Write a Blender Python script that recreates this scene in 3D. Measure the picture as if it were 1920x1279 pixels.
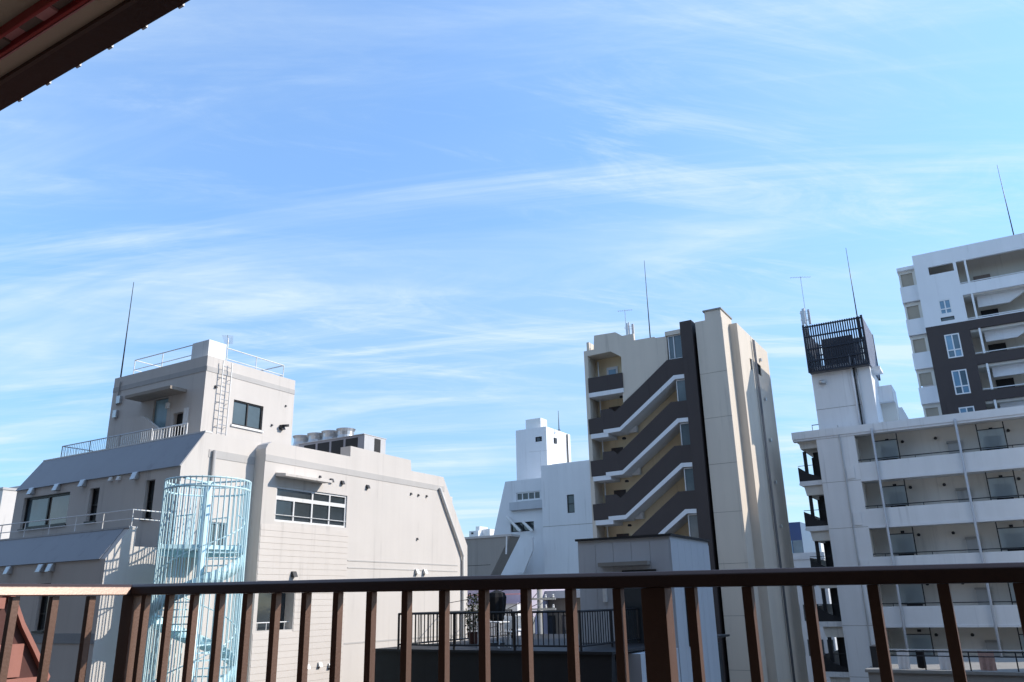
import bpy, bmesh, math, random
from mathutils import Vector, Matrix
from mathutils.geometry import tessellate_polygon
random.seed(7)
for o in list(bpy.data.objects): bpy.data.objects.remove(o)
scene = bpy.context.scene
COL = scene.collection
E = 13.0                                   # eye height above the street
# ---------------------------------------------------------------- camera (28 mm lens, tilted up 18 degrees)
F = 1493.33; YAW = math.radians(30.70); PIT = math.radians(18.13); ROL = math.radians(-1.244)
fw = Vector((-math.sin(YAW)*math.cos(PIT), math.cos(YAW)*math.cos(PIT), math.sin(PIT)))
r0 = Vector((math.cos(YAW), math.sin(YAW), 0)); u0 = r0.cross(fw)
rt = r0*math.cos(ROL) + u0*math.sin(ROL); up = -r0*math.sin(ROL) + u0*math.cos(ROL)
cam = bpy.data.cameras.new('camera'); camo = bpy.data.objects.new('camera', cam); COL.objects.link(camo)
cam.sensor_width = 36; cam.lens = 28; cam.clip_start = .05; cam.clip_end = 6000
m = Matrix((rt, up, -fw)).transposed().to_4x4(); m.translation = (0, 0, E); camo.matrix_world = m
scene.camera = camo
# ---------------------------------------------------------------- sky, sun, exposure
SAZ = math.radians(33); SEL = math.radians(32)           # azimuth from +X towards +Y
w = bpy.data.worlds.new('World'); scene.world = w; w.use_nodes = True
nt = w.node_tree; N = nt.nodes; L = nt.links; N.clear()
def wn(t, **k):
    n = N.new(t)
    for a, b in k.items(): setattr(n, a, b)
    return n
out = wn('ShaderNodeOutputWorld'); bg = wn('ShaderNodeBackground'); bg.inputs[1].default_value = .15
sky = wn('ShaderNodeTexSky', sky_type='NISHITA', sun_disc=False, sun_elevation=SEL, sun_rotation=math.pi/2-SAZ,
         air_density=1.0, dust_density=.12, ozone_density=2.4, altitude=20)
tc = wn('ShaderNodeTexCoord'); sep = wn('ShaderNodeSeparateXYZ'); L.new(tc.outputs['Generated'], sep.inputs[0])
def mth(op, a, b=None, clamp=False):
    n = wn('ShaderNodeMath', operation=op, use_clamp=clamp)
    for i, v in enumerate((a, b)):
        if v is None: continue
        if isinstance(v, (int, float)): n.inputs[i].default_value = v
        else: L.new(v, n.inputs[i])
    return n.outputs[0]
zz = mth('ADD', mth('MAXIMUM', sep.outputs[2], 0.0), .14)
cmb = wn('ShaderNodeCombineXYZ'); L.new(mth('DIVIDE', sep.outputs[0], zz), cmb.inputs[0]); L.new(mth('DIVIDE', sep.outputs[1], zz), cmb.inputs[1])
def layer(rot, sc, scale, det, rough, dist, lo, hi, off):
    mr_ = wn('ShaderNodeMapping'); mr_.inputs['Rotation'].default_value = (0, 0, math.radians(-rot)); L.new(cmb.outputs[0], mr_.inputs[0])
    mp = wn('ShaderNodeMapping'); mp.inputs['Scale'].default_value = sc; mp.inputs['Location'].default_value = off
    L.new(mr_.outputs[0], mp.inputs[0])
    nz = wn('ShaderNodeTexNoise'); nz.inputs['Scale'].default_value = scale; nz.inputs['Detail'].default_value = det
    nz.inputs['Roughness'].default_value = rough; nz.inputs['Distortion'].default_value = dist
    L.new(mp.outputs[0], nz.inputs['Vector'])
    mr = wn('ShaderNodeMapRange', interpolation_type='SMOOTHSTEP'); mr.inputs[1].default_value = lo; mr.inputs[2].default_value = hi
    L.new(nz.outputs[0], mr.inputs[0]); return mr.outputs[0]
big = layer(30, (.55, 1.1, 1), 1.3, 5, .58, .7, .36, .64, (19.31, 8.72, 0))         # where cloud gathers
wis = layer(26, (.24, 1.5, 1), 1.7, 13, .64, 1.0, .42, .74, (12.53, 6.02, 0))          # long streaks
fin = layer(44, (.50, 1.9, 1), 2.6, 13, .68, 1.5, .46, .80, (10.14, 7.72, 0))          # fine curled fibres
sof = layer(28, (.50, 1.0, 1), .9, 4, .5, .4, .30, .72, (7.02, 11.7, 0))              # thin veil
cl = mth('ADD', mth('MULTIPLY', sof, .27), mth('MULTIPLY', mth('MULTIPLY', wis, mth('ADD', mth('MULTIPLY', big, .75), .30)), .95))
cl = mth('ADD', cl, mth('MULTIPLY', mth('MULTIPLY', fin, mth('ADD', mth('MULTIPLY', big, .75), .25)), .55))
cl = mth('MINIMUM', mth('MULTIPLY', cl, .88), .75)
ramp = wn('ShaderNodeValToRGB'); L.new(sep.outputs[2], ramp.inputs[0]); el_ = ramp.color_ramp.elements       # clearer, bluer air overhead, paler at the horizon
el_[0].position = 0; el_[0].color = (.29, .34, .38, 1); el_[1].position = .70; el_[1].color = (.72, .82, .88, 1)
for p_, c_ in ((.10, (.31, .365, .42)), (.22, (.36, .465, .55)), (.40, (.50, .635, .72))): e_ = el_.new(p_); e_.color = (*c_, 1)
dbl = wn('ShaderNodeVectorMath', operation='SCALE'); dbl.inputs['Scale'].default_value = 2.0; L.new(ramp.outputs[0], dbl.inputs[0])
hue = wn('ShaderNodeMix', data_type='RGBA', blend_type='MULTIPLY'); hue.inputs[0].default_value = 1; L.new(dbl.outputs[0], hue.inputs[7]); L.new(sky.outputs[0], hue.inputs[6])
mx = wn('ShaderNodeMix', data_type='RGBA'); L.new(cl, mx.inputs[0]); L.new(hue.outputs[2], mx.inputs[6]); mx.inputs[7].default_value = (3.7, 4.4, 5.0, 1)
L.new(mx.outputs[2], bg.inputs[0]); L.new(bg.outputs[0], out.inputs[0])
sd = bpy.data.lights.new('sun', 'SUN'); sd.energy = 3.35; sd.angle = math.radians(.53); sd.color = (1.0, .91, .79)
so = bpy.data.objects.new('sun', sd); COL.objects.link(so); so.location = (30, 20, 60)
SV = Vector((math.cos(SEL)*math.cos(SAZ), math.cos(SEL)*math.sin(SAZ), math.sin(SEL)))
so.rotation_euler = SV.to_track_quat('Z', 'Y').to_euler()
vs_ = scene.view_settings; vs_.view_transform = 'Standard'; vs_.look = 'None'; vs_.gamma = 1; vs_.use_curve_mapping = False; vs_.exposure = 0.55
scene.render.engine = 'CYCLES'; scene.render.resolution_x = 1024; scene.render.resolution_y = 682
# ---------------------------------------------------------------- pixel -> point on a wall plane (wall distance comes from storey heights)
def D(px, py): return rt*((px-960)/F) + up*((639.5-py)/F) + fw
def A(px, py, Y): d = D(px, py); return d.x*Y/d.y, E + d.z*Y/d.y          # wall facing -Y: (x, z)
def B(px, py, X): d = D(px, py); return d.y*X/d.x, E + d.z*X/d.x          # wall facing +X: (y, z)
def zoom(ox, oy, s): return lambda x, y: (ox+x/s, oy+y/s)
T1 = zoom(0, 500, 3.1967); T2 = zoom(0, 860, 3.053); T3 = zoom(420, 780, 3.84); T5 = zoom(860, 740, 3.553); T6 = zoom(1060, 460, 3.198)
T62 = zoom(1090, 590, 6.7318); TS = zoom(1300, 560, 5.33); TR = zoom(1460, 760, 4.126); TF = zoom(1670, 430, 6.732); TG = zoom(1670, 600, 6.732)
TH = zoom(1490, 560, 5.33); TA = zoom(540, 790, 10.656)
# ---------------------------------------------------------------- materials
MATS = {}
def mat(name, col, rough=.75, var=.08, scale=1.2, streak=.10, bump=.15, bscale=40, metal=0, spec=.35, coat=0, dirt=.10):
    mt = bpy.data.materials.new(name); mt.use_nodes = True; t = mt.node_tree; n = t.nodes; l = t.links
    b = n['Principled BSDF']; b.inputs['Roughness'].default_value = rough; b.inputs['Metallic'].default_value = metal
    b.inputs['Specular IOR Level'].default_value = spec; b.inputs['Coat Weight'].default_value = coat
    g = n.new('ShaderNodeNewGeometry')
    def noise(sc, vec_scale, det):
        mp = n.new('ShaderNodeMapping'); mp.inputs['Scale'].default_value = vec_scale; l.new(g.outputs['Position'], mp.inputs[0])
        z = n.new('ShaderNodeTexNoise'); z.inputs['Scale'].default_value = sc; z.inputs['Detail'].default_value = det; z.inputs['Roughness'].default_value = .6
        l.new(mp.outputs[0], z.inputs['Vector']); return z.outputs[0]
    def ma(op, a, c):
        q = n.new('ShaderNodeMath'); q.operation = op
        for i, v in enumerate((a, c)):
            if isinstance(v, (int, float)): q.inputs[i].default_value = v
            else: l.new(v, q.inputs[i])
        return q.outputs[0]
    v1 = noise(scale, (1, 1, 1), 5); v2 = noise(scale*2.2, (1, 1, .07), 5)
    f = ma('ADD', ma('ADD', ma('MULTIPLY', ma('SUBTRACT', v1, .5), var*2), ma('MULTIPLY', ma('SUBTRACT', v2, .55), streak*2)), 1.0)
    if dirt:      # rain streaks and grime in patches
        def ss(v, a, c):
            q = n.new('ShaderNodeMapRange'); q.interpolation_type = 'SMOOTHSTEP'; q.inputs[1].default_value = a; q.inputs[2].default_value = c; l.new(v, q.inputs[0]); return q.outputs[0]
        st_ = ma('MULTIPLY', ss(noise(4.5, (1, 1, .035), 6), .52, .75), ss(noise(.55, (1, 1, .6), 3), .42, .66))
        f = ma('SUBTRACT', f, ma('MULTIPLY', st_, dirt*2.2))
        f = ma('SUBTRACT', f, ma('MULTIPLY', ss(noise(9, (1, 1, 1), 6), .60, .80), dirt*.5))
    vm = n.new('ShaderNodeVectorMath'); vm.operation = 'SCALE'; vm.inputs[0].default_value = col; l.new(f, vm.inputs['Scale'])
    l.new(vm.outputs[0], b.inputs['Base Color'])
    if bump:
        bp = n.new('ShaderNodeBump'); bp.inputs['Strength'].default_value = bump; bp.inputs['Distance'].default_value = .01
        l.new(noise(bscale, (1, 1, 1), 4), bp.inputs['Height']); l.new(bp.outputs[0], b.inputs['Normal'])
    MATS[name] = mt; return mt
def glass(name, col, rough=.05, var=.5):
    mt = mat(name, col, rough, var, .7, .1, .25, .9, 0, .6, 0, 0); return mt
plaster = mat('plaster_warm', (.63, .594, .56), .85, .06, .5, .10)
plaster_a = plaster
ph_side = plaster
clad = mat('metal_cladding_slate', (.285, .298, .325), .55, .06, .6, .06, .05)
band_m = mat('grey_band', (.49, .475, .46), .8, .05, .8, .08)  # flat grey for the thin strips and edges
white = mat('white_paint', (.78, .78, .77), .6, .04, 1, .06)
whitecool = mat('white_building_paint', (.76, .77, .79), .75, .05, .5, .08)
apt = mat('apartment_paint', (.78, .79, .80), .8, .06, .4, .14)
apt_in = mat('apartment_gallery_wall', (.70, .67, .61), .85, .06, .5, .08)
cream = mat('cream_stair_wall', (.78, .66, .46), .85, .05, .6, .08)
tan = mat('tan_panel', (.64, .57, .485), .85, .05, .4, .12)
tanlit = tan
char = mat('charcoal_paint', (.062, .049, .047), .7, .08, .6, .08)
greyblue = mat('blue_grey_siding', (.52, .55, .59), .7, .05, .8, .08)
greyh = mat('grey_mortar', (.30, .29, .27), .85, .08, .8, .12)
dark = mat('dark_metal', (.02, .021, .024), .45, .1, 2, .05, .05)
black = mat('black_cladding', (.022, .023, .026), .6, .1, 1, .08, .08)
navy = mat('navy_louvre_metal', (.018, .022, .035), .45, .1, 2, .05, .04)
steel = mat('galvanised_steel', (.50, .51, .52), .4, .08, 3, .05, .05, 60, .8)
alu = mat('white_aluminium_frame', (.74, .75, .76), .4, .03, 2, .03, .02)
cyan = mat('light_blue_paint', (.60, .82, .88), .4, .06, 3, .05, .03)
bronze = mat('bronze_anodised_rail', (.185, .108, .08), .40, .16, 9, .12, .10, 120, .5, .5)
bronze_top = mat('bronze_handrail', (.085, .050, .038), .36, .12, 9, .04, .05, 150, .35, .5)
soffit = mat('beige_soffit', (.72, .61, .46), .85, .06, 2, .04)
fascia = mat('dark_brown_fascia', (.05, .028, .022), .55, .1, 3, .04)
redp = mat('red_trim', (.48, .05, .05), .45, .08, 4, .04)
pink = mat('pink_panel', (.78, .36, .36), .5, .1, 6, .05)
brownp = mat('grey_brown_panel', (.26, .20, .17), .6, .1, 6, .05)
terra = mat('terracotta_tile', (.36, .155, .12), .7, .12, 5, .08, .2, 30)
terra2 = mat('dark_terracotta', (.09, .035, .03), .7, .12, 5, .08, .2, 30)
roofm = mat('roof_membrane', (.30, .31, .32), .9, .1, 1, .0)
asphalt = mat('asphalt', (.05, .05, .052), .95, .15, .5, .0)
ground_m = mat('ground_concrete', (.09, .088, .085), .95, .15, .1, .0)
glass_d = glass('glass_dark', (.035, .045, .052))
glass_s = glass('glass_sky', (.10, .16, .20))
glass_b = glass('glass_curtained', (.26, .245, .21))
glass_t = glass('glass_teal_grey', (.10, .135, .15), .12)
glass_bl = glass('glass_blue', (.16, .30, .42), .1)
door_bl = mat('pale_blue_door', (.30, .48, .58), .35, .06, 2, .1)
frost = mat('frosted_panel', (.55, .62, .64), .38, .1, .9, .05, .02, 20); frost.node_tree.nodes['Principled BSDF'].inputs['Transmission Weight'].default_value = .75; frost.node_tree.nodes['Principled BSDF'].inputs['IOR'].default_value = 1.1
lilac = mat('lilac_wall', (.50, .47, .58), .85, .05, .6, .06)
fabric_d = mat('dark_canvas', (.012, .012, .014), .9, .1, 6, .1, .2, 60)
fabric_w = mat('white_cloth', (.75, .75, .76), .9, .04, 6, .1, .2, 20)
fabric_p = mat('pink_striped_cloth', (.52, .33, .28), .9, .3, 9, .3, .2, 20)
leafm = mat('leaf_green', (.04, .055, .025), .7, .3, 8, .0)
# ---------------------------------------------------------------- builders
WL = {}
def put(o, par, c):
    COL.objects.link(o); base = Vector((0, 0, 0))
    if par is not None: o.parent = par; base = WL[par.name]
    o.location = Vector(c)-base; WL[o.name] = Vector(c)
def thing(name, label, cat, loc, group=None):
    o = bpy.data.objects.new(name, None); o.empty_display_size = .2; put(o, None, loc); o['label'] = label; o['category'] = cat
    if group: o['group'] = group
    return o
def tag(o, label, cat, group=None):
    o['label'] = label; o['category'] = cat
    if group: o['group'] = group
    return o
def mk(name, vs, fs, m, par=None, smooth=False, bev=0):
    vs = [Vector(v) for v in vs]
    lo = Vector([min(v[i] for v in vs) for i in range(3)]); hi = Vector([max(v[i] for v in vs) for i in range(3)])
    c = Vector(((lo.x+hi.x)/2, (lo.y+hi.y)/2, lo.z))
    bm = bmesh.new(); bv = [bm.verts.new(v-c) for v in vs]
    for f in fs:
        try: bm.faces.new([bv[i] for i in f])
        except ValueError: pass
    bmesh.ops.recalc_face_normals(bm, faces=bm.faces)
    if bev: bmesh.ops.bevel(bm, geom=list(bm.edges), offset=bev, segments=2, profile=.6, affect='EDGES', clamp_overlap=True)
    me = bpy.data.meshes.new(name); bm.to_mesh(me); bm.free(); me.materials.append(m)
    if smooth:
        for p in me.polygons: p.use_smooth = True
    o = bpy.data.objects.new(name, me); put(o, par, c); return o
BF = [(0, 1, 3, 2), (4, 6, 7, 5), (0, 4, 5, 1), (2, 3, 7, 6), (0, 2, 6, 4), (1, 5, 7, 3)]
def bxv(x0, x1, y0, y1, z0, z1): return [(x, y, z) for x in (x0, x1) for y in (y0, y1) for z in (z0, z1)]
def box(name, par, m, x0, x1, y0, y1, z0, z1, bev=0): return mk(name, bxv(x0, x1, y0, y1, z0, z1), BF, m, par, False, bev)
def boxes(name, par, m, L_):
    vs = []; fs = []
    for b in L_:
        k = len(vs); vs += bxv(*b); fs += [tuple(i+k for i in f) for f in BF]
    return mk(name, vs, fs, m, par)
def prism(name, par, m, poly, d0, d1, fn, holes=()):
    loops = [list(poly)]+[list(h) for h in holes]; flat = [p for lp in loops for p in lp]
    tri = tessellate_polygon([[Vector((p[0], p[1], 0)) for p in lp] for lp in loops]); n = len(flat)
    vs = [fn(p[0], p[1], d0) for p in flat]+[fn(p[0], p[1], d1) for p in flat]
    fs = [tuple(t) for t in tri]+[tuple(i+n for i in t) for t in tri]; k = 0
    for lp in loops:
        c = len(lp)
        for i in range(c): a, b = k+i, k+(i+1) % c; fs.append((a, b, b+n, a+n))
        k += c
    return mk(name, vs, fs, m, par)
fA = lambda u, z, d: (u, d, z)
fB = lambda u, z, d: (d, u, z)
def prA(name, par, m, poly, y0, y1, holes=()): return prism(name, par, m, poly, y0, y1, fA, holes)
def prB(name, par, m, poly, x0, x1, holes=()): return prism(name, par, m, poly, x0, x1, fB, holes)
def rc(u0, u1, z0, z1): return [(u0, z0), (u1, z0), (u1, z1), (u0, z1)]
def tube(name, par, m, pts, r, n=8, r1=None):
    pts = [Vector(p) for p in pts]; vs = []; fs = []; K = len(pts)
    for i, p in enumerate(pts):
        t = (pts[min(i+1, K-1)]-pts[max(i-1, 0)]).normalized()
        a = t.cross(Vector((0, 0, 1))) if abs(t.z) < .9 else t.cross(Vector((1, 0, 0))); a.normalize(); b = t.cross(a)
        rr = r if r1 is None else r+(r1-r)*i/(K-1)
        for j in range(n): q = 2*math.pi*j/n; vs.append(p+a*rr*math.cos(q)+b*rr*math.sin(q))
    for i in range(K-1):
        for j in range(n): fs.append((i*n+j, i*n+(j+1) % n, (i+1)*n+(j+1) % n, (i+1)*n+j))
    fs += [tuple(range(n)), tuple((K-1)*n+j for j in range(n))]
    return mk(name, vs, fs, m, par, n > 6)
def lathe(name, par, m, c, prof, n=20):
    vs = []; fs = []
    for r, z in prof:
        for j in range(n): q = 2*math.pi*j/n; vs.append((c[0]+r*math.cos(q), c[1]+r*math.sin(q), c[2]+z))
    K = len(prof)
    for i in range(K-1):
        for j in range(n): fs.append((i*n+j, i*n+(j+1) % n, (i+1)*n+(j+1) % n, (i+1)*n+j))
    fs += [tuple(range(n)), tuple((K-1)*n+j for j in range(n))]
    return mk(name, vs, fs, m, par)
def bars(u0, u1, z0, z1, us, zs, t):
    """frame outline plus mullions at us and transoms at zs -> rectangles"""
    R = [(u0, u0+t, z0, z1), (u1-t, u1, z0, z1), (u0+t, u1-t, z0, z0+t), (u0+t, u1-t, z1-t, z1)]
    for u in us: R.append((u-t/2, u+t/2, z0+t, z1-t))
    xs = [u0+t]+[v for u in us for v in (u-t/2, u+t/2)]+[u1-t]
    for z in zs:
        for i in range(0, len(xs), 2): R.append((xs[i], xs[i+1], z-t/2, z+t/2))
    return R
def winA(par, x0, x1, z0, z1, Y, us=(), zs=(), fm=None, gm=None, t=.06, rec=.08, sill=True):
    """window in a wall facing -Y; Y is the wall plane, rec how far the frame sits in"""
    fr = boxes('window', par, fm, [(a, b, Y+rec-.05, Y+rec+.03, c, d) for a, b, c, d in bars(x0, x1, z0, z1, us, zs, t)])
    xs = [x0+t]+sorted(v for u in us for v in (u-t/2, u+t/2))+[x1-t]; zz_ = [z0+t]+sorted(v for z in zs for v in (z-t/2, z+t/2))+[z1-t]
    for i in range(0, len(xs), 2):
        for j in range(0, len(zz_), 2):
            g = gm[(i//2+j//2) % len(gm)] if isinstance(gm, list) else gm
            box('pane', fr, g, xs[i], xs[i+1], Y+rec, Y+rec+.02, zz_[j], zz_[j+1])
    if sill: box('sill', fr, fm, x0-.04, x1+.04, Y-.05, Y+rec-.055, z0-.06, z0-.005)
    return fr
def winB(par, y0, y1, z0, z1, X, us=(), zs=(), fm=None, gm=None, t=.06, rec=.08, sill=True):
    fr = boxes('window', par, fm, [(X-rec-.03, X-rec+.05, a, b, c, d) for a, b, c, d in bars(y0, y1, z0, z1, us, zs, t)])
    ys = [y0+t]+sorted(v for u in us for v in (u-t/2, u+t/2))+[y1-t]; zz_ = [z0+t]+sorted(v for z in zs for v in (z-t/2, z+t/2))+[z1-t]
    for i in range(0, len(ys), 2):
        for j in range(0, len(zz_), 2):
            g = gm[(i//2+j//2) % len(gm)] if isinstance(gm, list) else gm
            box('pane', fr, g, X-rec-.02, X-rec, ys[i], ys[i+1], zz_[j], zz_[j+1])
    if sill: box('sill', fr, fm, X-rec+.055, X+.05, y0-.04, y1+.04, z0-.06, z0-.005)
    return fr
def hoodA(par, px, py, Y, m, s=.2):
    x, z = A(px, py, Y); vs = [(x-s/2, Y, z-s/2), (x+s/2, Y, z-s/2), (x-s/2, Y, z+s/2), (x+s/2, Y, z+s/2), (x-s/2, Y-s*.8, z-s/2), (x+s/2, Y-s*.8, z-s/2), (x-s/2, Y-s*.45, z+s/2), (x+s/2, Y-s*.45, z+s/2)]
    return mk('vent_hood', vs, [(0, 1, 3, 2), (4, 5, 7, 6), (0, 1, 5, 4), (2, 3, 7, 6), (0, 2, 6, 4), (1, 3, 7, 5)], m, par, False, .015)
def hoodB(par, px, py, X, m, s=.16):
    y, z = B(px, py, X); prof = []
    vs = [(X, y-s/2, z-s/2), (X, y+s/2, z-s/2), (X, y-s/2, z+s/2), (X, y+s/2, z+s/2), (X+s*.9, y-s/2, z-s/2), (X+s*.9, y+s/2, z-s/2), (X+s*.4, y-s/2, z+s/2), (X+s*.4, y+s/2, z+s/2)]
    return mk('vent_hood', vs, [(0, 1, 3, 2), (4, 5, 7, 6), (0, 1, 5, 4), (2, 3, 7, 6), (0, 2, 6, 4), (1, 3, 7, 5)], m, par, False, .012)
def railing(name, label, m, p0, segs, h, step, mids=(), r=.022, pr=.02, group=None, cat='railing', balu=0):
    """segs: points on the floor line; top rail, mid rails, posts (and balusters every balu)"""
    t = thing(name, label, cat, p0, group); P = [Vector(p) for p in segs]; U = Vector((0, 0, 1))
    for i in range(len(P)-1):
        a, b = P[i], P[i+1]; n = max(1, round((b-a).length/step))
        tube('top_rail', t, m, [a+U*h, b+U*h], r, 6)
        for q in mids: tube('mid_rail', t, m, [a+U*q, b+U*q], r*.8, 6)
        for k in range(n+1):
            if k == 0 and i > 0: continue
            q = a.lerp(b, k/n); tube('post', t, m, [q, q+U*(h+r*.5)], pr, 6)
        if balu:
            n2 = max(1, round((b-a).length/balu))
            for k in range(1, n2):
                q = a.lerp(b, k/n2); tube('baluster', t, m, [q+U*mids[0], q+U*h], r*.45, 5)
    return t
def rod(name, label, cat, base, h, r, group=None, tip=.3, m=None, lean=(0, 0)):
    t = thing(name, label, cat, base, group); b = Vector(base)
    tube('mast', t, m or steel, [b, b+Vector((lean[0]*.5, lean[1]*.5, h*.5)), b+Vector((lean[0], lean[1], h))], r, 7, r*tip)
    box('base_plate', t, m or steel, b.x-.12, b.x+.12, b.y-.12, b.y+.12, b.z-.02, b.z+.03)
    return t
def yagi(label, base, h, ln, n, ang, group='television aerials on the roofs'):
    t = thing('television_aerial', label, 'antenna', base, group); b = Vector(base); top = b+Vector((0, 0, h))
    tube('mast', t, steel, [b, top], .022, 6); d = Vector((math.cos(ang), math.sin(ang), 0)); s = Vector((-d.y, d.x, 0))
    tube('boom', t, steel, [top-d*ln*.5-Vector((0, 0, .08)), top+d*ln*.5-Vector((0, 0, .08))], .012, 5)
    for k in range(n):
        c = top-d*ln*.5+d*ln*(k+.5)/n-Vector((0, 0, .08)); q = .22-.06*k/n
        tube('element', t, steel, [c-s*q, c+s*q], .007, 4)
    return t
# ================================================================ ground
g = box('ground', None, ground_m, -2500, 2500, -2500, 2500, -1.0, 0); g['kind'] = 'structure'
g = box('road', None, asphalt, -9, 3, -200, 17, .004, .008); g['kind'] = 'structure'
g = box('road', None, asphalt, -60, 60, 35.5, 42.5, .004, .008); g['kind'] = 'structure'
# ================================================================ own building, balcony, railing, eave
own = thing('balcony_building', 'beige building carrying the balcony with the bronze railing', 'building', (0, -5, 0))
FZ = E-1.06
brick = mat('dark_brown_wall_tile', (.05, .036, .03), .6, .1, 2, .08)
box('wall', own, brick, -2.9, 30, -16, -1.3, 0, E+34)  # tall dark mass added out of view to block sky light
box('floor_slab', own, mat('balcony_floor', (.09, .085, .08), .9), -2.95, 9, -1.298, 2.05, FZ-.22, FZ)
box('kerb', own, soffit, -2.95, 9, 1.80, 2.049, FZ+.002, FZ+.1)
H = 2.0; ez = E+H
box('soffit', own, soffit, -3.95, 7, -1.298, .633*H, ez, ez+.12)
box('fascia_board', own, fascia, -3.97, 7, .636*H, .683*H, ez-.012, ez+.16)
box('edge_moulding', own, mat('brown_moulding', (.10, .065, .05), .6), -3.96, 7, .627*H, .6345*H, ez-.02, ez-.002)
n = 0
for k in range(-19, 30):
    x = -1.06*H+.1005*H*(k)
    if -3.9 < x < 6: box('roof_clip', own, white, x-.013, x+.013, .683*H+.0005, .683*H+.007, ez-.014, ez+.01)
aw = thing('awning_valance', 'red framed valance with pink and brown panels under the eave', 'awning', (-1, .57*H, ez-.2))
yv0, yv1 = .556*H, .573*H
box('upper_bar', aw, redp, -3.9, 6, yv0-.014, yv0-.001, ez-.045, ez-.001, .004)
box('lower_bar', aw, redp, -3.9, 6, yv1+.0, yv1+.013, ez-.055, ez-.001, .004)
box('trim_strip', aw, pink, -3.9, 6, yv1+.014, yv1+.019, ez-.058, ez-.045)
x = -3.88; k = 0
while x < 5.9:
    wd = .085+.03*random.random()
    box('panel', aw, (pink, brownp)[k % 2], x, x+wd-.004, yv0, yv1-.002, ez-.03-.004*(k % 3), ez-.002); x += wd; k += 1
for i, (xx0, xx1, yy0, yy1, zz_, lab) in enumerate(((-19, -5, -22, -3.2, 30, 'added unseen dark brown block beside the balcony building'), (-36, -20.5, -26, -3.6, 26, 'added unseen dark grey block two doors from the balcony building'), (-54, -37.5, -28, -5, 24, 'added unseen dark brick block at the end of the balcony row'), (32, 52, -24, -3, 30, 'added unseen dark brown block right of the balcony building'))):  # unseen blocks added to cut the sky light on the facades opposite
    t = thing('unseen_sky_blocker', lab, 'building', ((xx0+xx1)/2, (yy0+yy1)/2, 0), 'unseen blocks added behind the balcony to cut sky light')
    bm_ = (brick, mat('dark_grey_wall', (.11, .11, .115), .7), mat('dark_brick_wall', (.12, .075, .06), .8), brick)[i]
    box('wall', t, bm_, xx0, xx1, yy0, yy1, 0, E+zz_); box('roof_parapet', t, bm_, xx0-.1, xx1+.1, yy0-.1, yy1+.1, E+zz_+.001, E+zz_+.7)
    for r in range(12):
        for c in range(5):
            u = xx0+(xx1-xx0)*(c+.25)/5; f_ = box('window', t, dark, u, u+(xx1-xx0)*.1, yy1+.002, yy1+.05, 1.5+3.2*r, 3.1+3.2*r); box('pane', f_, glass_d, u+.06, u+(xx1-xx0)*.1-.06, yy1+.051, yy1+.06, 1.56+3.2*r, 3.04+3.2*r)
# railing --------------------------------------------------------
YR = 1.90; XR = -1.463*YR
rl = thing('balcony_railing', 'bronze metal balcony railing with mitred handrail and square balusters', 'railing', (-1, YR, FZ))
def rz(x): return E+.0285*YR+(.048-.0285)*YR*(x/XR)       # the rail drops slightly towards the right
def railprof(pts, par, name, m):
    vs = []; n = len(pts[0]); fs = []
    for p in pts: vs += p
    for i in range(len(pts)-1):
        for j in range(n): fs.append((i*n+j, i*n+(j+1) % n, (i+1)*n+(j+1) % n, (i+1)*n+j))
    fs += [tuple(range(n)), tuple((len(pts)-1)*n+j for j in range(n))]
    return mk(name, vs, fs, m, par, False, .0025)
prof = [(0, -.038), (.008, -.010), (.019, .0), (.064, .0), (.072, -.010), (.072, -.038)]     # depth outwards, height
def sec(x, y, dx, dy, zt): return [(x+dx*a, y+dy*a, zt+b) for a, b in prof]
railprof([sec(XR, YR, -1, 1, rz(XR)), sec(2.6, YR, 0, 1, rz(2.6))], rl, 'top_rail', bronze_top)
railprof([sec(XR, YR, -1, 1, rz(XR)-.0005), sec(XR, -1.2, -1, 0, rz(XR)-.002)], rl, 'top_rail', bronze_top)
def balA(x, wd, dp):
    zt = rz(x)-.039; box('baluster', rl, bronze, x, x+wd, YR+.022, YR+.022+dp, FZ+.13, zt, .0015)
k = -14
for k in range(-16, 32):
    x = (-.729+.0697*k)*YR if k < 5 else (-.351+.0700*(k-6))*YR
    if x < XR+.07 or x > 2.5 or k == 5: continue      # the thick post stands there
    balA(x*(YR+.022)/YR, .0225, .024)
px_ = -.4105*(YR+.016); box('post', rl, bronze, px_, px_+.062, YR+.016, YR+.066, FZ, rz(px_)-.039, .002)
box('post', rl, bronze, XR-.060, XR+.004, YR+.012, YR+.066, FZ, rz(XR)-.039, .002)
y_ = YR-.115
while y_ > -1.1:
    box('baluster', rl, bronze, XR-.046, XR-.022, y_-.024, y_, FZ+.13, rz(XR)-.041, .0015); y_ -= .1325
box('bottom_rail', rl, bronze, XR+.006, 2.6, YR+.014, YR+.054, FZ+.10, FZ+.129, .002)
box('bottom_rail', rl, bronze, XR-.054, XR-.014, -1.2, YR+.010, FZ+.10, FZ+.129, .002)
# ================================================================ left building
X1, X2 = -22.95, -22.4
lb = thing('setback_building', 'warm white building with slanted setbacks, penthouse and lit side wall', 'building', (-27, 20, 0))
ym, zm = B(339.5, 873, X1); yt, zt = B(386.3, 809.7, X1); yc, zc = B(244, 989.4, X1); yl, zl = B(198, 1047.4, X1)
XE = -32.75
holesA = []
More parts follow.
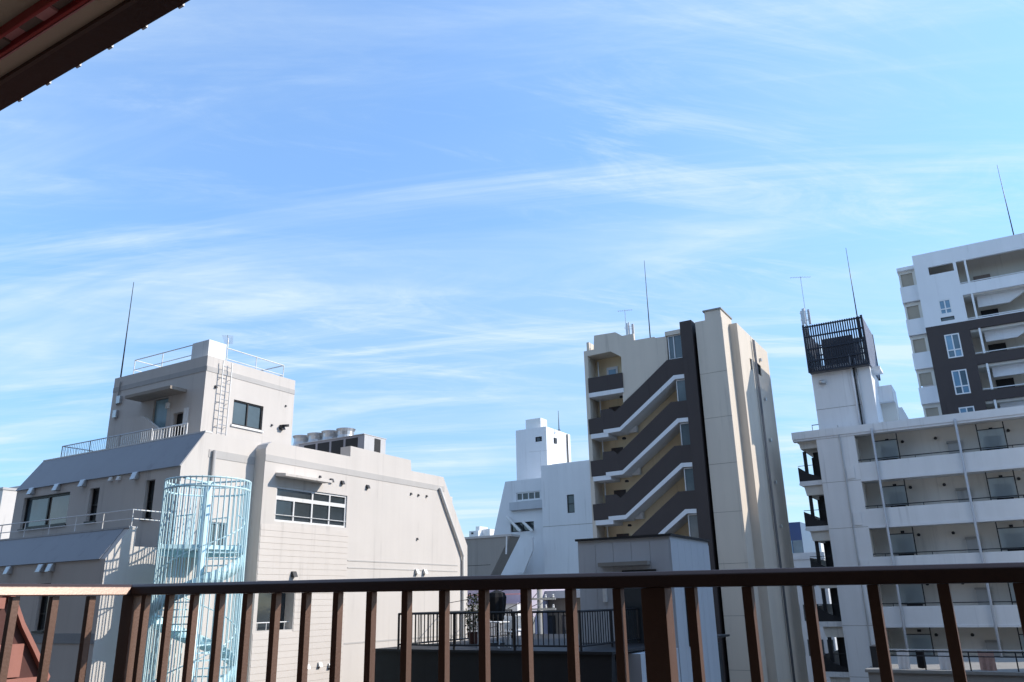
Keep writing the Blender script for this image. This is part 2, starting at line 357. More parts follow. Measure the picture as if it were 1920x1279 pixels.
# lower storeys: front wall, slanted cladding and coping
lowwin = [A(73.6, 1116, yl), A(92, 1116, yl), A(63, 1183, yl)]
lw0, lw1, lwz0, lwz1 = lowwin[0][0], lowwin[1][0], lowwin[2][1], lowwin[0][1]+.35
prA('front_wall', lb, plaster_a, rc(-44, X1-.02, 0, zl), yl, yl+.25, [rc(lw0, lw1, lwz0, lwz1), rc(lw0-3.2, lw1-3.2, lwz0, lwz1), rc(lw0-.4, lw1-.4, lwz0-3, lwz1-3)])
for dx, dz in ((0, 0), (-3.2, 0), (-.4, -3)): winA(lb, lw0+dx, lw1+dx, lwz0+dz, lwz1+dz, yl, (), (lwz0+dz+.5,), dark, glass_d, .05, .15)
prB('side_wall', lb, plaster, [(yl-.003, 0), (yl-.003, zl), (yc, zc), (yc+.22, zc), (yc+.22, zc-.55), (ym+.3, zc-.55), (ym+.3, 0)], X1-.25, X1)
box('core', lb, plaster_a, -44, X1-.252, yl+.252, ym+.3, 0, zl-.02)
prB('slanted_cladding', lb, clad, [(yl-.05, zl), (yc-.03, zc-.01), (yc+.02, zc-.01), (yl+.03, zl-.02)], -44, X1-.251)
box('coping', lb, mat('coping_grey', (.50, .51, .53), .6), -44, X1+.01, yc-.04, yc+.24, zc-.008, zc+.05)
box('terrace_slab', lb, roofm, -44, X1-.253, yl+.6, ym+.2, zc-.75, zc-.56)
for q in ((62, 640), (247, 628), (303, 625)): hoodA(lb, *T2(*q), yl, steel, .24)
for zg in (-.9, -3.9): box('band', lb, clad, -44, X1-.021, yl-.02, yl-.001, E+zg, E+zg+.28)
# upper storey front wall
zb = zc-.56
w1 = [A(46, 934, ym)[0], A(132, 922, ym)[0], A(33, 993, ym)[1], A(46, 934, ym)[1]]
w2 = [A(*T2(517, 172), ym)[0], A(*T2(572, 165), ym)[0], A(*T2(495, 360), ym)[1], A(*T2(517, 172), ym)[1]]
w3 = [A(*T2(838, 125), ym)[0], A(*T2(890, 118), ym)[0], A(*T2(808, 345), ym)[1], A(*T2(838, 125), ym)[1]]
prA('front_wall', lb, plaster_a, rc(XE, X1-.02, zb, zm), ym, ym+.25, [rc(*w1), rc(*w2), rc(*w3)])
winA(lb, *w1, ym, ((w1[0]*.5+w1[1]*.5),), (), dark, [glass_s, glass_b], .08, .16)
winA(lb, *w2, ym, (), ((w2[2]+w2[3])/2,), dark, glass_d, .05, .18); winA(lb, *w3, ym, (), (w3[2]*.55+w3[3]*.45,), dark, glass_d, .05, .18)
prB('side_wall', lb, plaster, [(ym-.003, zb), (ym-.003, zm), (yt, zt), (yt+.25, zt), (20.30, zt), (20.30, 0), (ym+.301, 0), (ym+.301, zb)], X1-.3, X1,
    [rc(*[B(393, 978, X1)[0], B(428, 975, X1)[0], B(400, 1030, X1)[1], B(393, 978, X1)[1]]), rc(17.45, 18.25, zc-.55, zc+1.55)])
b0 = [B(393, 978, X1)[0], B(428, 975, X1)[0], B(400, 1030, X1)[1], B(393, 978, X1)[1]]
winB(lb, *b0, X1, ((b0[0]+b0[1])/2,), (), alu, glass_t, .05, .12)
box('door', lb, steel, X1-.2, X1-.14, 17.46, 18.24, zc-.55, zc+1.54)
prB('slanted_cladding', lb, clad, [(ym-.06, zm), (yt-.03, zt-.01), (yt+.02, zt-.01), (ym+.03, zm-.02)], XE-.02, X1-.001)
box('coping', lb, white, XE, X1+.012, yt-.035, yt+.26, zt-.008, zt+.04)
box('core', lb, plaster_a, XE, X1-.302, yt+.05, 33, 0, zt-.75); box('core', lb, plaster_a, XE, X1-.302, ym+.252, yt+.049, 0, zm+.1)
box('roof', lb, roofm, XE, X1-.302, ym+.9, 32, zt-.748, zt-.70)
box('rear_parapet', lb, plaster, XE, XE+.2, yt+.27, 32, zt-.74, zt)
for q in ((193, 187), (338, 165), (487, 142), (786, 100)): hoodA(lb, *T2(*q), ym, steel, .26)
for q in ((640, 118), (686, 113)): hoodA(lb, *T2(*q), ym, white, .15)
box('band', lb, band_m, X1+.001, X1+.016, yt+.2, 20.04, E+4.95, E+5.22)
yp_, zp_ = B(400, 842, X1); tube('drainpipe', lb, mat('pipe_grey', (.42, .41, .40), .5), [(X1+.09, yp_, E+5.2), (X1+.09, yp_, E-13+.2)], .06)
# east wing (projecting, lit side wall)
yw, zw = 20.05, B(500, 826, X2)[1]
def b2(x, y): return B(*T3(x, y), X2)
outl = [(yw, 0), (yw, zw-.28), (yw+.10, zw-.10), (yw+.28, zw), b2(910, 292), b2(912, 216), b2(1345, 318), b2(1350, 395), b2(1580, 440), b2(1752, 935), (b2(1752, 935)[0], 0)]
W = [b2(375, 600)[0], b2(885, 650)[0], b2(370, 757)[1], b2(392, 505)[1]]
lg = [yw+.16, B(553, 1100, X2)[0], B(549.5, 1180, X2)[1], B(556, 1092, X2)[1]]
prB('side_wall', lb, plaster, outl, X2-.55, X2, [rc(*W), rc(*lg)])
box('core', lb, plaster_a, -30, X2-.552, 20.31, b2(1752, 935)[0]-.05, 0, E+2.6)
box('core', lb, plaster_a, XE+.01, X2-.552, 20.32, b2(1580, 440)[0]-.3, E+2.61, E+5.0)
prA('rear_wall', lb, plaster, [(XE, 0), (X2-.551, 0), (X2-.551, E+2.9), (XE, E+2.9)], b2(1752, 935)[0]-.04, b2(1752, 935)[0]-.001)
mid = (W[0]+W[1])/2; zt_ = b2(380, 585)[1]; t = .07
fr = boxes('window', lb, alu, [(X2-.13, X2-.05, a, b, c, d) for a, b, c, d in
    bars(W[0], W[1], W[2], W[3], [mid], [], t)+[(W[0]+t, mid-t/2, zt_-.07, zt_+.07), (mid+t/2, W[1]-t, zt_-.07, zt_+.07),
    ((W[0]+mid)/2-.03, (W[0]+mid)/2+.03, W[2]+t, zt_-.07), ((W[1]+mid)/2-.03, (W[1]+mid)/2+.03, W[2]+t, zt_-.07), ((W[1]+mid)/2-.03, (W[1]+mid)/2+.03, zt_+.07, W[3]-t)]])
cells = [(W[0]+t, (W[0]+mid)/2-.03, 0), ((W[0]+mid)/2+.03, mid-t/2, 0), (mid+t/2, (W[1]+mid)/2-.03, 0), ((W[1]+mid)/2+.03, W[1]-t, 0), (W[0]+t, mid-t/2, 1), (mid+t/2, (W[1]+mid)/2-.03, 1), ((W[1]+mid)/2+.03, W[1]-t, 1)]
for a, b, q in cells: box('pane', fr, glass_d, X2-.12, X2-.10, a, b, (W[2]+t, zt_+.07)[q], (zt_-.07, W[3]-t)[q])
tube('guard_bar', fr, alu, [(X2-.03, W[0]-.03, W[2]+.24), (X2-.03, W[1]-.02, W[2]+.24)], .014, 6)
aw0, awz = B(516.4, 893, X2); aw1 = B(605, 902, X2)[0]
mk('window_canopy', [(X2, aw0, awz), (X2, aw1, awz), (X2, aw0, awz+.14), (X2, aw1, awz+.14), (X2+.52, aw0, awz-.03), (X2+.52, aw1, awz-.03), (X2+.52, aw0, awz+.07), (X2+.52, aw1, awz+.07)],
   [(0, 1, 3, 2), (4, 5, 7, 6), (0, 1, 5, 4), (2, 3, 7, 6), (0, 2, 6, 4), (1, 3, 7, 5)], plaster, lb, False, .01)
for q in ((770, 465), (848, 480), (1030, 510)): hoodB(lb, *T3(*q), X2, dark, .15)
for q in ((1345, 560), (1398, 570), (1457, 577), (690, 438), (1390, 885)): hoodB(lb, *T3(*q), X2, dark, .09)
for q in ((495, 1140), (1383, 1120), (1440, 1120)): hoodB(lb, *T3(*q), X2, steel if q[0] > 600 else dark, .2)
for q in ((575, 1250), (598, 1246), (617, 1248)): hoodB(lb, *q, X2, steel, .16)
zb1 = b2(305, 275)[1]; box('band', lb, band_m, X2+.001, X2+.016, yw+.0, b2(1590, 525)[0]-.05, zb1-.24, zb1)
zb2 = b2(880, 1035)[1]; box('band', lb, band_m, X2+.001, X2+.014, 24.62, b2(1680, 1075)[0], zb2-.05, zb2); box('band', lb, band_m, X2+.001, X2+.014, 24.62, b2(1680, 1075)[0], zb2-.32, zb2-.28)
zs0 = b2(370, 780)[1]-.02
sid = mat('siding_warm', (.625, .582, .544), .8, .05, .6, .06)
for k in range(30):
    z1_ = zs0-.215*k; z0_ = z1_-.209
    yy0 = yw+.03
    if z1_ > lg[2]-.02 and z0_ < lg[3]+.02: yy0 = lg[1]+.03
    if z0_ < E-6: break
    mk('siding_board', [(X2+.002, yy0, z0_), (X2+.002, 24.58, z0_), (X2+.002, yy0, z1_), (X2+.002, 24.58, z1_), (X2+.018, yy0, z0_), (X2+.018, 24.58, z0_), (X2+.010, yy0, z1_), (X2+.010, 24.58, z1_)],
       [(0, 1, 3, 2), (4, 5, 7, 6), (0, 1, 5, 4), (2, 3, 7, 6), (0, 2, 6, 4), (1, 3, 7, 5)], sid, lb)
box('groove', lb, band_m, X2+.001, X2+.012, 24.6, b2(1752, 935)[0], E-1.42, E-1.36)
tube('drainpipe', lb, mat('pipe_white', (.66, .65, .63), .5), [(X2+.09, *b2(1543, 520)), (X2+.09, *b2(1600, 690)), (X2+.09, *b2(1660, 860)), (X2+.09, *b2(1708, 1005)), (X2+.09, b2(1712, 1040)[0], b2(1712, 1040)[1]), (X2+.09, b2(1712, 1040)[0], .3)], .065, 8)
tube('guard_bar', lb, alu, [(X2-.2, lg[0], lg[2]+.26), (X2-.2, lg[1], lg[2]+.26)], .02, 6)
box('loggia_glazing', lb, glass_d, X2-.5, X2-.44, lg[0]-.02, lg[1]+.02, lg[2]-.02, lg[3]+.02)
for k in range(4):
    yb = lg[0]+(lg[1]-lg[0])*(k+.5)/4; tube('guard_post', lb, alu, [(X2-.2, yb, lg[2]), (X2-.2, yb, lg[2]+.26)], .012, 5)
# penthouse
XP = -25.2; yp0, zp1 = B(390, 666, XP); yp1 = B(554, 712, XP)[0]; xp0 = A(216, 708, yp0)[0]
pw = [B(*T1(1403, 795), XP)[0], B(*T1(1580, 838), XP)[0], B(*T1(1565, 980), XP)[1], B(*T1(1403, 795), XP)[1]]
prB('penthouse_wall', lb, plaster, rc(yp0-.003, yp1, zt-.7, zp1), XP-.25, XP, [rc(*pw)])
winB(lb, *pw, XP, ((pw[0]+pw[1])/2,), (), dark, glass_t, .05, .1)
box('sill', lb, white, XP-.02, XP+.06, pw[0]-.05, pw[1]+.05, pw[2]-.1, pw[2]-.02)
dx0, dz1 = A(*T1(925, 800), yp0); dx1 = A(*T1(1010, 790), yp0)[0]; d2x0, d2z1 = A(*T1(1040, 880), yp0); d2x1 = A(*T1(1112, 865), yp0)[0]
prA('penthouse_wall', lb, ph_side, rc(xp0, XP-.01, zt-.7, zp1-.001), yp0, yp0+.25, [rc(dx0, dx1, zt-.6, dz1), rc(d2x0, d2x1, zt-.6, d2z1)])
box('door', lb, door_bl, dx0+.02, dx1-.02, yp0+.08, yp0+.12, zt-.6, dz1-.03); box('door', lb, black, d2x0, d2x1, yp0+.18, yp0+.22, zt-.6, d2z1)
box('penthouse_core', lb, ph_side, xp0+.001, XP-.252, yp0+.252, yp1-.01, zt-.7, zp1-.35)
box('roof', lb, roofm, xp0+.1, XP-.253, yp0+.26, yp1-.02, zp1-.34, zp1-.28)
box('penthouse_wall', lb, ph_side, xp0, xp0+.2, yp0+.253, yp1, zt-.7, zp1-.002)
box('band', lb, band_m, XP+.001, XP+.016, yp0+.01, yp1, zp1-.62, zp1-.42); box('band', lb, mat('grey_band_shaded', (.46, .45, .44), .8), xp0, XP-.02, yp0-.016, yp0-.001, zp1-.62, zp1-.42)  # second strip: darker copy of the band grey for the shaded front
cx0, cz = A(*T1(755, 790), yp0-.7); cx1 = A(*T1(1025, 745), yp0-.7)[0]
box('door_canopy', lb, mat('canopy_underside_brown', (.34, .30, .26), .8), cx0, cx1, yp0-.75, yp0-.002, cz-.02, cz+.10)
sx0, sz = A(*T1(1112, 850), yp0); box('sign_plate', lb, white, sx0, sx0+.22, yp0-.07, yp0-.002, sz-.75, sz)
lx, lz = A(*T1(1013, 835), yp0); box('wall_lamp', lb, white, lx-.07, lx+.07, yp0-.12, yp0-.002, lz-.12, lz+.12, .02)
for q in ((700, 885), (722, 800)):
    lx, lz = A(*T1(*q), yp0); box('junction_box', lb, steel, lx-.12, lx+.12, yp0-.12, yp0-.002, lz-.16, lz+.16, .01)
tube('conduit', lb, steel, [(A(*T1(728, 690), yp0)[0], yp0-.04, A(*T1(728, 690), yp0)[1]), (A(*T1(722, 690), yp0)[0], yp0-.04, A(*T1(712, 830), yp0)[1])], .03, 6)
lad = thing('roof_ladder', 'thin metal ladder fixed up the lit penthouse wall', 'ladder', (XP+.15, B(410, 800, XP)[0], zt-.5))
l0, lz1 = B(*T1(1340, 575), XP+.15); l1 = l0+.42; lz0 = zt-.6
tube('side_rail', lad, steel, [(XP+.15, l0, lz0), (XP+.15, l0, zp1-.1)], .022, 6); tube('side_rail', lad, steel, [(XP+.15, l1, lz0), (XP+.15, l1, zp1-.1)], .022, 6)
zz0 = lz0+.2
while zz0 < zp1-.2:
    tube('rung', lad, steel, [(XP+.15, l0, zz0), (XP+.15, l1, zz0)], .014, 6); zz0 += .33
for k in range(4):
    z_ = lz0+.5+k*.95
    for yy in (l0, l1): tube('bracket', lad, steel, [(XP, yy, z_), (XP+.15, yy, z_)], .012, 5)
for q, s in (((1685, 965), .2), ((1292, 720), .1), ((1712, 835), .07), ((1628, 950), .08)): hoodB(lb, *T1(*q), XP, dark, s)
cb_ = thing('security_camera', 'dark security camera on the penthouse side wall', 'camera', (XP, *B(*T1(1690, 965), XP)))
yq, zq = B(*T1(1672, 965), XP); tube('arm', cb_, dark, [(XP, yq, zq), (XP+.18, yq+.05, zq+.02)], .03, 6); tube('housing', cb_, dark, [(XP+.14, yq+.02, zq+.06), (XP+.30, yq+.26, zq+.10)], .055, 8)
box('low_wall', lb, ph_side, A(*T1(748, 915), yp0-.5)[0], A(*T1(860, 895), yp0-.5)[0], yp0-.55, yp0-.4, zt-.7, A(*T1(860, 895), yp0-.5)[1])
xa = A(*T1(860, 895), yp0-.5)[0]; za = A(*T1(860, 895), yp0-.5)[1]
prA('low_wall', lb, ph_side, [(xa+.001, zt-.7), (xa+1.3, zt-.7), (xa+1.25, za-.75), (xa+.001, za)], yp0-.55, yp0-.4)
# roof tank box and railings on the penthouse, terrace rails
tx, ty = XP-.4, None
ty, tz = B(392.6, 636, tx)
tk = tag(box('roof_tank', None, white, tx-1.0, tx, ty, B(425, 650, tx)[0], zp1-.28, tz, .02), 'white box tank on the penthouse roof of the setback building', 'tank')
rr = zp1-.28
railing('roof_railing', 'thin white railing round the penthouse roof', white, (XP-.3, yp0+.4, rr), [(xp0+.7, yp0+3.2, rr), (xp0+.7, yp0+.35, rr), (tx-1.05, yp0+.35, rr)], 1.05, 2.0, (.62,), .022)
railing('roof_railing', 'thin white railing above the lit penthouse wall', white, (XP-.35, yp1-.3, rr), [(XP-.4, B(425, 650, tx)[0]+.05, rr), (XP-.4, yp1-.35, rr), (XP-2.4, yp1-.35, rr)], .95, 1.6, (.5,), .024)
rx0 = A(115, 838, yt+.25)[0]; rx1 = A(283, 804, yt+.25)[0]; rh = A(283, 804, yt+.25)[1]-(zt-.7)
railing('terrace_railing', 'grey railing with close balusters above the slate cladding', steel, (rx0, yt+.3, zt-.7), [(rx0, yt+1.6, zt-.7), (rx0, yt+.3, zt-.7), (rx1, yt+.3, zt-.7)], rh, 2.1, (.15,), .022, .022, None, 'railing', .12)
railing('terrace_railing', 'short white baluster railing returning to the penthouse wall', white, (rx1+.05, yt+.3, zt-.7), [(rx1+.08, yt+.3, zt-.7), (rx1+2.0, yt+.3, zt-.7)], rh-.05, 1.0, (.12,), .03, .03, None, 'railing', .16)
th = E+2.97-zc; zc1 = zc+.05
railing('terrace_railing', 'white two-bar railing along the lower slanted setback', white, (-27, yc+.1, zc1), [(-38, yc+.1, zc1), (X1-.1, yc+.1, zc1), (X1-.1, ym-.05, zc1)], B(254, 955, X1)[1]-zc1, 1.55, (.24,), .02, .017)
rod('lightning_rod', 'tall thin dark lightning rod on the setback building penthouse', 'lightning rod', (A(227, 703, yp0+.4)[0], yp0+.4, zp1-.28), A(258, 526.6, yp0+.4)[1]-zp1+.28, .035, 'lightning rods', .35, dark)
yagi('thin aerial above the penthouse of the setback building', (tx-.5, ty+1.3, tz+.002), .5, 1.2, 8, 2.4)
# rooftop chillers
ux = -23.6; uy, uz = B(*TA(1515, 250), ux); ux0 = A(*TA(215, 465), uy)[0]; zr = E+5.05
un = thing('rooftop_chiller', 'grey air handling unit with four fan cowls on the roof', 'air conditioner', (ux-3, uy, zr))
box('housing', un, mat('unit_grey', (.34, .34, .38), .5), ux0, ux, uy, uy+1.5, zr, uz-.02, .01)
box('end_panel', un, mat('unit_light_grey', (.55, .55, .56), .5), ux+.001, ux+.03, uy+.02, uy+1.48, zr, uz-.03)
box('intake', un, dark, ux+.031, ux+.05, uy+.7, uy+1.1, uz-.95, uz-.1)
wu = ux-ux0
for k in range(4):
    xq = ux0+wu*(.08+.215*k); box('louvre_panel', un, black, xq+.05, xq+wu*.19, uy-.02, uy-.001, zr+.3, uz-.12)
    lathe('fan_cowl', un, steel, (A((566.5, 593.5, 620, 648)[k], 820, uy+.7)[0], uy+.7, uz-.02), [(.42, 0), (.42, .1), (.38, .25), (.38, .42), (.45, .55), (.40, .55), (.34, .42), (.34, .30)], 20)
box('top_sheet', un, MATS['unit_light_grey'], ux0-.03, ux+.04, uy-.04, uy+1.54, uz-.019, uz+.01)
# spiral stair
scx, scy = -21.02, 16.62; R_ = 1.26; ztop = E+3.78
st = thing('spiral_staircase', 'light blue steel spiral staircase caged with vertical bars', 'staircase', (scx, scy, 0))
tube('centre_column', st, cyan, [(scx, scy, 0), (scx, scy, ztop)], .12, 14)
def arc(r, a0, a1, z0, z1, n): return [(scx+r*math.cos(a0+(a1-a0)*i/n), scy+r*math.sin(a0+(a1-a0)*i/n), z0+(z1-z0)*i/n) for i in range(n+1)]
for z_ in (ztop-.03, ztop-.30): tube('ring', st, cyan, arc(R_, 0, 2*math.pi, z_, z_, 48), .028, 6)
nb = 46
bar0 = tube('cage_bar', st, cyan, [(scx+R_, scy, .1), (scx+R_, scy, ztop)], .020, 6)
for k in range(1, nb):
    a = 2*math.pi*k/nb; o = bar0.copy(); COL.objects.link(o); o.location = bar0.location+Vector((R_*math.cos(a)-R_, R_*math.sin(a), 0))
for a in (.3, 1.87, 3.44, 5.01): tube('roof_spoke', st, cyan, [(scx, scy, ztop-.05), (scx+R_*math.cos(a), scy+R_*math.sin(a), ztop-.05)], .03, 6)
zl_ = zc-.55; steps = 15; rise = 3.1/steps
def sector(name, a0, a1, z0, z1, n=3, ri=.12, ro=R_-.03):
    vs = []
    for z in (z0, z1):
        for i in range(n+1):
            a = a0+(a1-a0)*i/n
            for r in (ri, ro): vs.append((scx+r*math.cos(a), scy+r*math.sin(a), z))
    m_ = 2*(n+1); fs = []
    for i in range(n):
        j = 2*i; fs += [(j, j+1, j+3, j+2), (j+m_, j+1+m_, j+3+m_, j+2+m_), (j+1, j+3, j+3+m_, j+1+m_), (j, j+2, j+2+m_, j+m_)]
    fs += [(0, 1, 1+m_, m_), (2*n, 2*n+1, 2*n+1+m_, 2*n+m_)]
    return mk(name, vs, fs, cyan, st)
sector('landing', 1.5, 4.1, zl_-.12, zl_, 12)
A0 = 1.45; nst = 66
for k in range(nst):
    a = A0-2*math.pi/steps*k*.98; z_ = zl_-rise*(k+1)
    if z_ < .2: break
    sector('tread', a-2*math.pi/steps*1.05, a, z_-.035, z_, 2)
def helix(name, r, th_, z0, n):
    vs = []; fs = []
    for i in range(n+1):
        a = A0-2*math.pi/steps*.98*i/3; z = z0-rise*i/3
        for dr in (0, .012):
            for dz in (-th_, 0): vs.append((scx+(r+dr)*math.cos(a), scy+(r+dr)*math.sin(a), z+dz))
    for i in range(n):
        j = 4*i
        for p, q in ((0, 1), (1, 3), (3, 2), (2, 0)): fs.append((j+p, j+q, j+4+q, j+4+p))
    return mk(name, vs, fs, cyan, st, True)
helix('outer_stringer', R_-.05, .42, zl_+.1, 190); 
tube('handrail', st, cyan, [(scx+(R_-.1)*math.cos(A0-2*math.pi/steps*.98*i/2), scy+(R_-.1)*math.sin(A0-2*math.pi/steps*.98*i/2), zl_+.95-rise*i/2) for i in range(125)], .02, 6)
vsl = arc(R_-.05, 1.5, 4.1, 0, 0, 16)
mk('landing_fascia', [(x, y, zl_-.32) for x, y, z in vsl]+[(x, y, zl_+.04) for x, y, z in vsl]+[(x*1.0+.0, y+.012, zl_-.32) for x, y, z in vsl]+[(x, y+.012, zl_+.04) for x, y, z in vsl],
   [(i, i+1, i+18, i+17) for i in range(16)]+[(i+34, i+35, i+52, i+51) for i in range(16)]+[(i+17, i+18, i+52, i+51) for i in range(16)], cyan, st)
box('bridge', st, cyan, X1+.01, scx-R_*.7, 16.9, 18.3, zl_-.12, zl_-.005)
for yy in (16.92, 18.28):
    tube('bridge_rail', st, cyan, [(X1+.05, yy, zl_+1.0), (scx-R_*.72, yy, zl_+1.0)], .022, 6)
    for k in range(7): xx = X1+.08+k*(scx-R_*.72-X1-.1)/6; tube('bridge_baluster', st, cyan, [(xx, yy, zl_-.004), (xx, yy, zl_+1.0)], .012, 5)
# ================================================================ central tower with exterior stair
Y0 = 49.0; PIT_ = 2.89
ct = thing('stair_tower_block', 'tan block with charcoal zigzag stair parapets and lit cream side', 'building', (-17, 54, 0))
def a6(*q): return A(*T62(*q), Y0)
def a6b(*q): return A(*T6(*q), Y0)
xa0 = a6(30, 465)[0]; xa1 = a6(78, 520)[0]; xw = a6(510, 640)[0]
wall = [a6(30, 465), a6(155, 440), a6(160, 265), a6(430, 222), a6(515, 268), a6(655, 240), a6(665, 325), a6(920, 280), a6(935, 293), a6(1072, 275), a6(1092, 578), a6(527, 1115), (xw, a6(505, 532)[1]), a6(370, 465), a6(78, 525), (xa1, a6(78, 525)[1]-.3), (xa0, a6(78, 525)[1]-.3)]
prA('upper_wall', ct, tan, wall, Y0, Y0+.22)
box('corner_pier', ct, tan, xa0, xa1, Y0+.002, Y0+.5, 0, a6(78, 525)[1]-.301)
px1 = A(*T62(175, 1200), Y0)[0]; tube('drainpipe', ct, white, [(px1, Y0+.9, 0.2), (px1, Y0+.9, a6(150, 560)[1])], .04)
box('west_wall', ct, tan, xa0+.01, xa0+.2, Y0+.501, Y0+1.71, 0, a6(78, 525)[1]+1.2); xcl = A(1275, 605, Y0)[0]; xcr = A(1296.7, 600.7, Y0)[0]; zcol = A(1285, 603, Y0)[1]
box('charcoal_column', ct, char, xcl, xcr, Y0-.14, Y0+1.6, 0, zcol)
box('balcony_ceiling', ct, tan, xa0+.05, xcl-.3, Y0+.221, Y0+1.45, a6(370, 465)[1]+.02, a6(370, 465)[1]+.2)
box('stair_back_wall', ct, cream, xa0+.05, xcl-.01, Y0+1.45, Y0+1.7, 0, a6(900, 290)[1]-.35)
box('stair_side_wall', ct, cream, xw, xw+.2, Y0+.25, Y0+1.45, a6(527, 1115)[1]-.2, a6(505, 532)[1]-.02)
zP0 = a6(300, 775)[1]
pz = [a6(78, 810)[1], a6(78, 1000)[1], a6(78, 1055)[1]]
for k in range(8):
    dz = -PIT_*k
    if k == 0: prA('parapet', ct, char, rc(xa1-.02, xw+.02, pz[1], pz[0]), Y0-.08, Y0+.08)
    prA('landing_slab', ct, whitecool, rc(xa1-.02, xw+.04 if k == 0 else A(1141, 810, Y0)[0], pz[2]+dz, pz[1]+dz-.004), Y0-.085, Y0+1.44)
    # cream wall behind each landing: door and lamp
    xd0 = a6(215, 660)[0]; zf = pz[1]+dz
    dr = box('door', ct, alu if k == 0 else char, xd0, xd0+.85, Y0+1.38, Y0+1.446, zf+.02, zf+2.05)
    if k == 0: box('pane', dr, glass_bl, xd0+.15, xd0+.7, Y0+1.36, Y0+1.379, zf+1.0, zf+1.85)
    lx = a6(450, 1080)[0]; lathe('ceiling_lamp', ct, dark, (lx, Y0+.8, pz[2]+dz-.14), [(.12, 0), (.15, .07), (.1, .138)], 10)
    cx_ = a6(440, 700)[0]; box('cabinet', ct, alu, cx_, cx_+.75, Y0+1.05, Y0+1.4, zf+.02, zf+1.75)
bt = [a6b(140, 1045), a6b(213, 1033), a6b(213, 990), a6b(272, 980), a6b(300, 1000), a6(1085, 575), a6(1275, 545)]
bb = [a6(1295, 755), a6(1170, 770), (a6b(330, 1092)[0], a6b(330, 1092)[1]), a6b(232, 1107), a6b(232, 1120), a6b(147, 1135)]
bb[0] = (xcl+.01, bb[0][1]); bt[-1] = (xcl+.01, bt[-1][1])
for k in range(6):
    sh = lambda P: [(x, z-PIT_*k) for x, z in P]
    prA('stair_parapet', ct, char, sh(bt+bb), Y0-.07, Y0+.08)
    low = [(x, z-.004) for x, z in bb[:4]]; tr = low+[(x+(.08 if i < 2 else 0), z-.27) for i, (x, z) in reversed(list(enumerate(low)))]
    prA('stair_slab', ct, whitecool, sh(tr), Y0-.10, Y0+1.40)
    wx0, wz1 = a6(1190, 825); wx1 = xcl-.01; wz0 = a6(1205, 1108)[1]
    winA(ct, wx0, wx1, wz0-PIT_*k, wz1-PIT_*k-.02, Y0-.02, (), (), alu, glass_t, .05, .12, False)
wx0, wz1 = a6(1078, 272); winA(ct, wx0+.02, xcl-.01, a6(1100, 572)[1], wz1, Y0, (wx0+(xcl-wx0)*.42,), (), alu, glass_t, .06, .12, False)
box('window_head', ct, tan, wx0-.1, xcl-.01, Y0-.06, Y0+1.2, wz1+.004, wz1+.3)
ca = A(1352, 590, Y0)[0]; xpl = A(1303, 603, Y0)[0]
zpt = A(1325, 600, Y0)[1]
y2 = B(1366, 607, ca)[0]; cbx = A(*TS(432, 240), y2)[0]; y3 = B(1439.8, 670.7, cbx)[0]; zst = A(*TS(395, 248), y2)[1]
seams = [zpt]+[zpt-1.0-PIT_*1.04*k-2.0 for k in range(0, 14)]
sm_px = [(1313, 702.6), (1320.6, 786), (1328.5, 872), (1337.6, 962), (1343.7, 1058)]
sm_z = [zpt]+[A(x, y, Y0)[1] for x, y in sm_px]; dzs = (sm_z[1]-sm_z[-1])/4
while sm_z[-1] > dzs: sm_z.append(sm_z[-1]-dzs)
sm_z.append(0.0)
box('wall_core', ct, mat('panel_joint_grey', (.20, .18, .17), .9), xpl+.01, ca-.03, Y0+.03, y2+.2, 0, zpt-.01)  # dark core shows in the gaps between panels
for i in range(len(sm_z)-1): box('wall_panel', ct, tan, xpl, ca-.001, Y0, Y0+.029, sm_z[i+1]+.02, sm_z[i])
box('pier_side', ct, tanlit, ca-.029, ca, Y0+.03, y2, 0, zpt-.002)
box('recess_wall', ct, dark, xcr+.01, xpl-.001, Y0+.6, Y0+.8, 0, zcol-.8)
capx0 = A(*TS(118, 150), Y0+.3)[0]; capx1 = ca-.05; capz = A(*TS(265, 108), Y0+.2)[1]
box('roof_upstand', ct, tan, capx0, capx1, Y0+.1, y2+1.0, zpt-.008, capz); box('upstand_cap', ct, greyh, capx0-.1, capx1+.06, Y0+.04, y2+1.05, capz+.001, capz+.10)
box('step_wall', ct, tan, ca-.2, cbx-.001, y2+.001, y2+.25, 0, zst)
ww = [(B(*TS(562, 592), cbx)[0], B(*TS(580, 600), cbx)[0], B(*TS(570, 700), cbx)[1], B(*TS(562, 592), cbx)[1]), (B(*TS(628, 632), cbx)[0], B(*TS(672, 665), cbx)[0], B(*TS(670, 768), cbx)[1], B(*TS(628, 632), cbx)[1])]
hl = []
for k in range(1):
    for q in ww:
        if q[2]-PIT_*k > 1: hl.append((q[0], q[1], q[2]-PIT_*k, q[3]-PIT_*k))
prB('side_wall', ct, tanlit, rc(y2+.251, y3, 0, zst-.002), cbx-.25, cbx, [rc(*q) for q in hl])
for q in hl: winB(ct, *q, cbx, (), (), dark, glass_d, .05, .12, False)
for q, rr_ in (((600, 590), .075), ((580, 480), .035)):
    yq = B(*TS(*q), cbx)[0]; tube('drainpipe', ct, mat('pipe_charcoal', (.12, .12, .13), .5), [(cbx+.14, yq, .3), (cbx+.14, yq, zst-.3)], rr_, 8)
    for k in range(0): box('pipe_clamp', ct, dark, cbx+.001, cbx+.22, yq-.09, yq+.09, zst-2.2-PIT_*k, zst-2.13-PIT_*k)
for k in range(5):
    yq = B(*TS(660, 610), cbx)[0]; box('vent_hood', ct, steel, cbx+.001, cbx+.15, yq-.1, yq+.1, zst-1.4-PIT_*k, zst-1.2-PIT_*k)
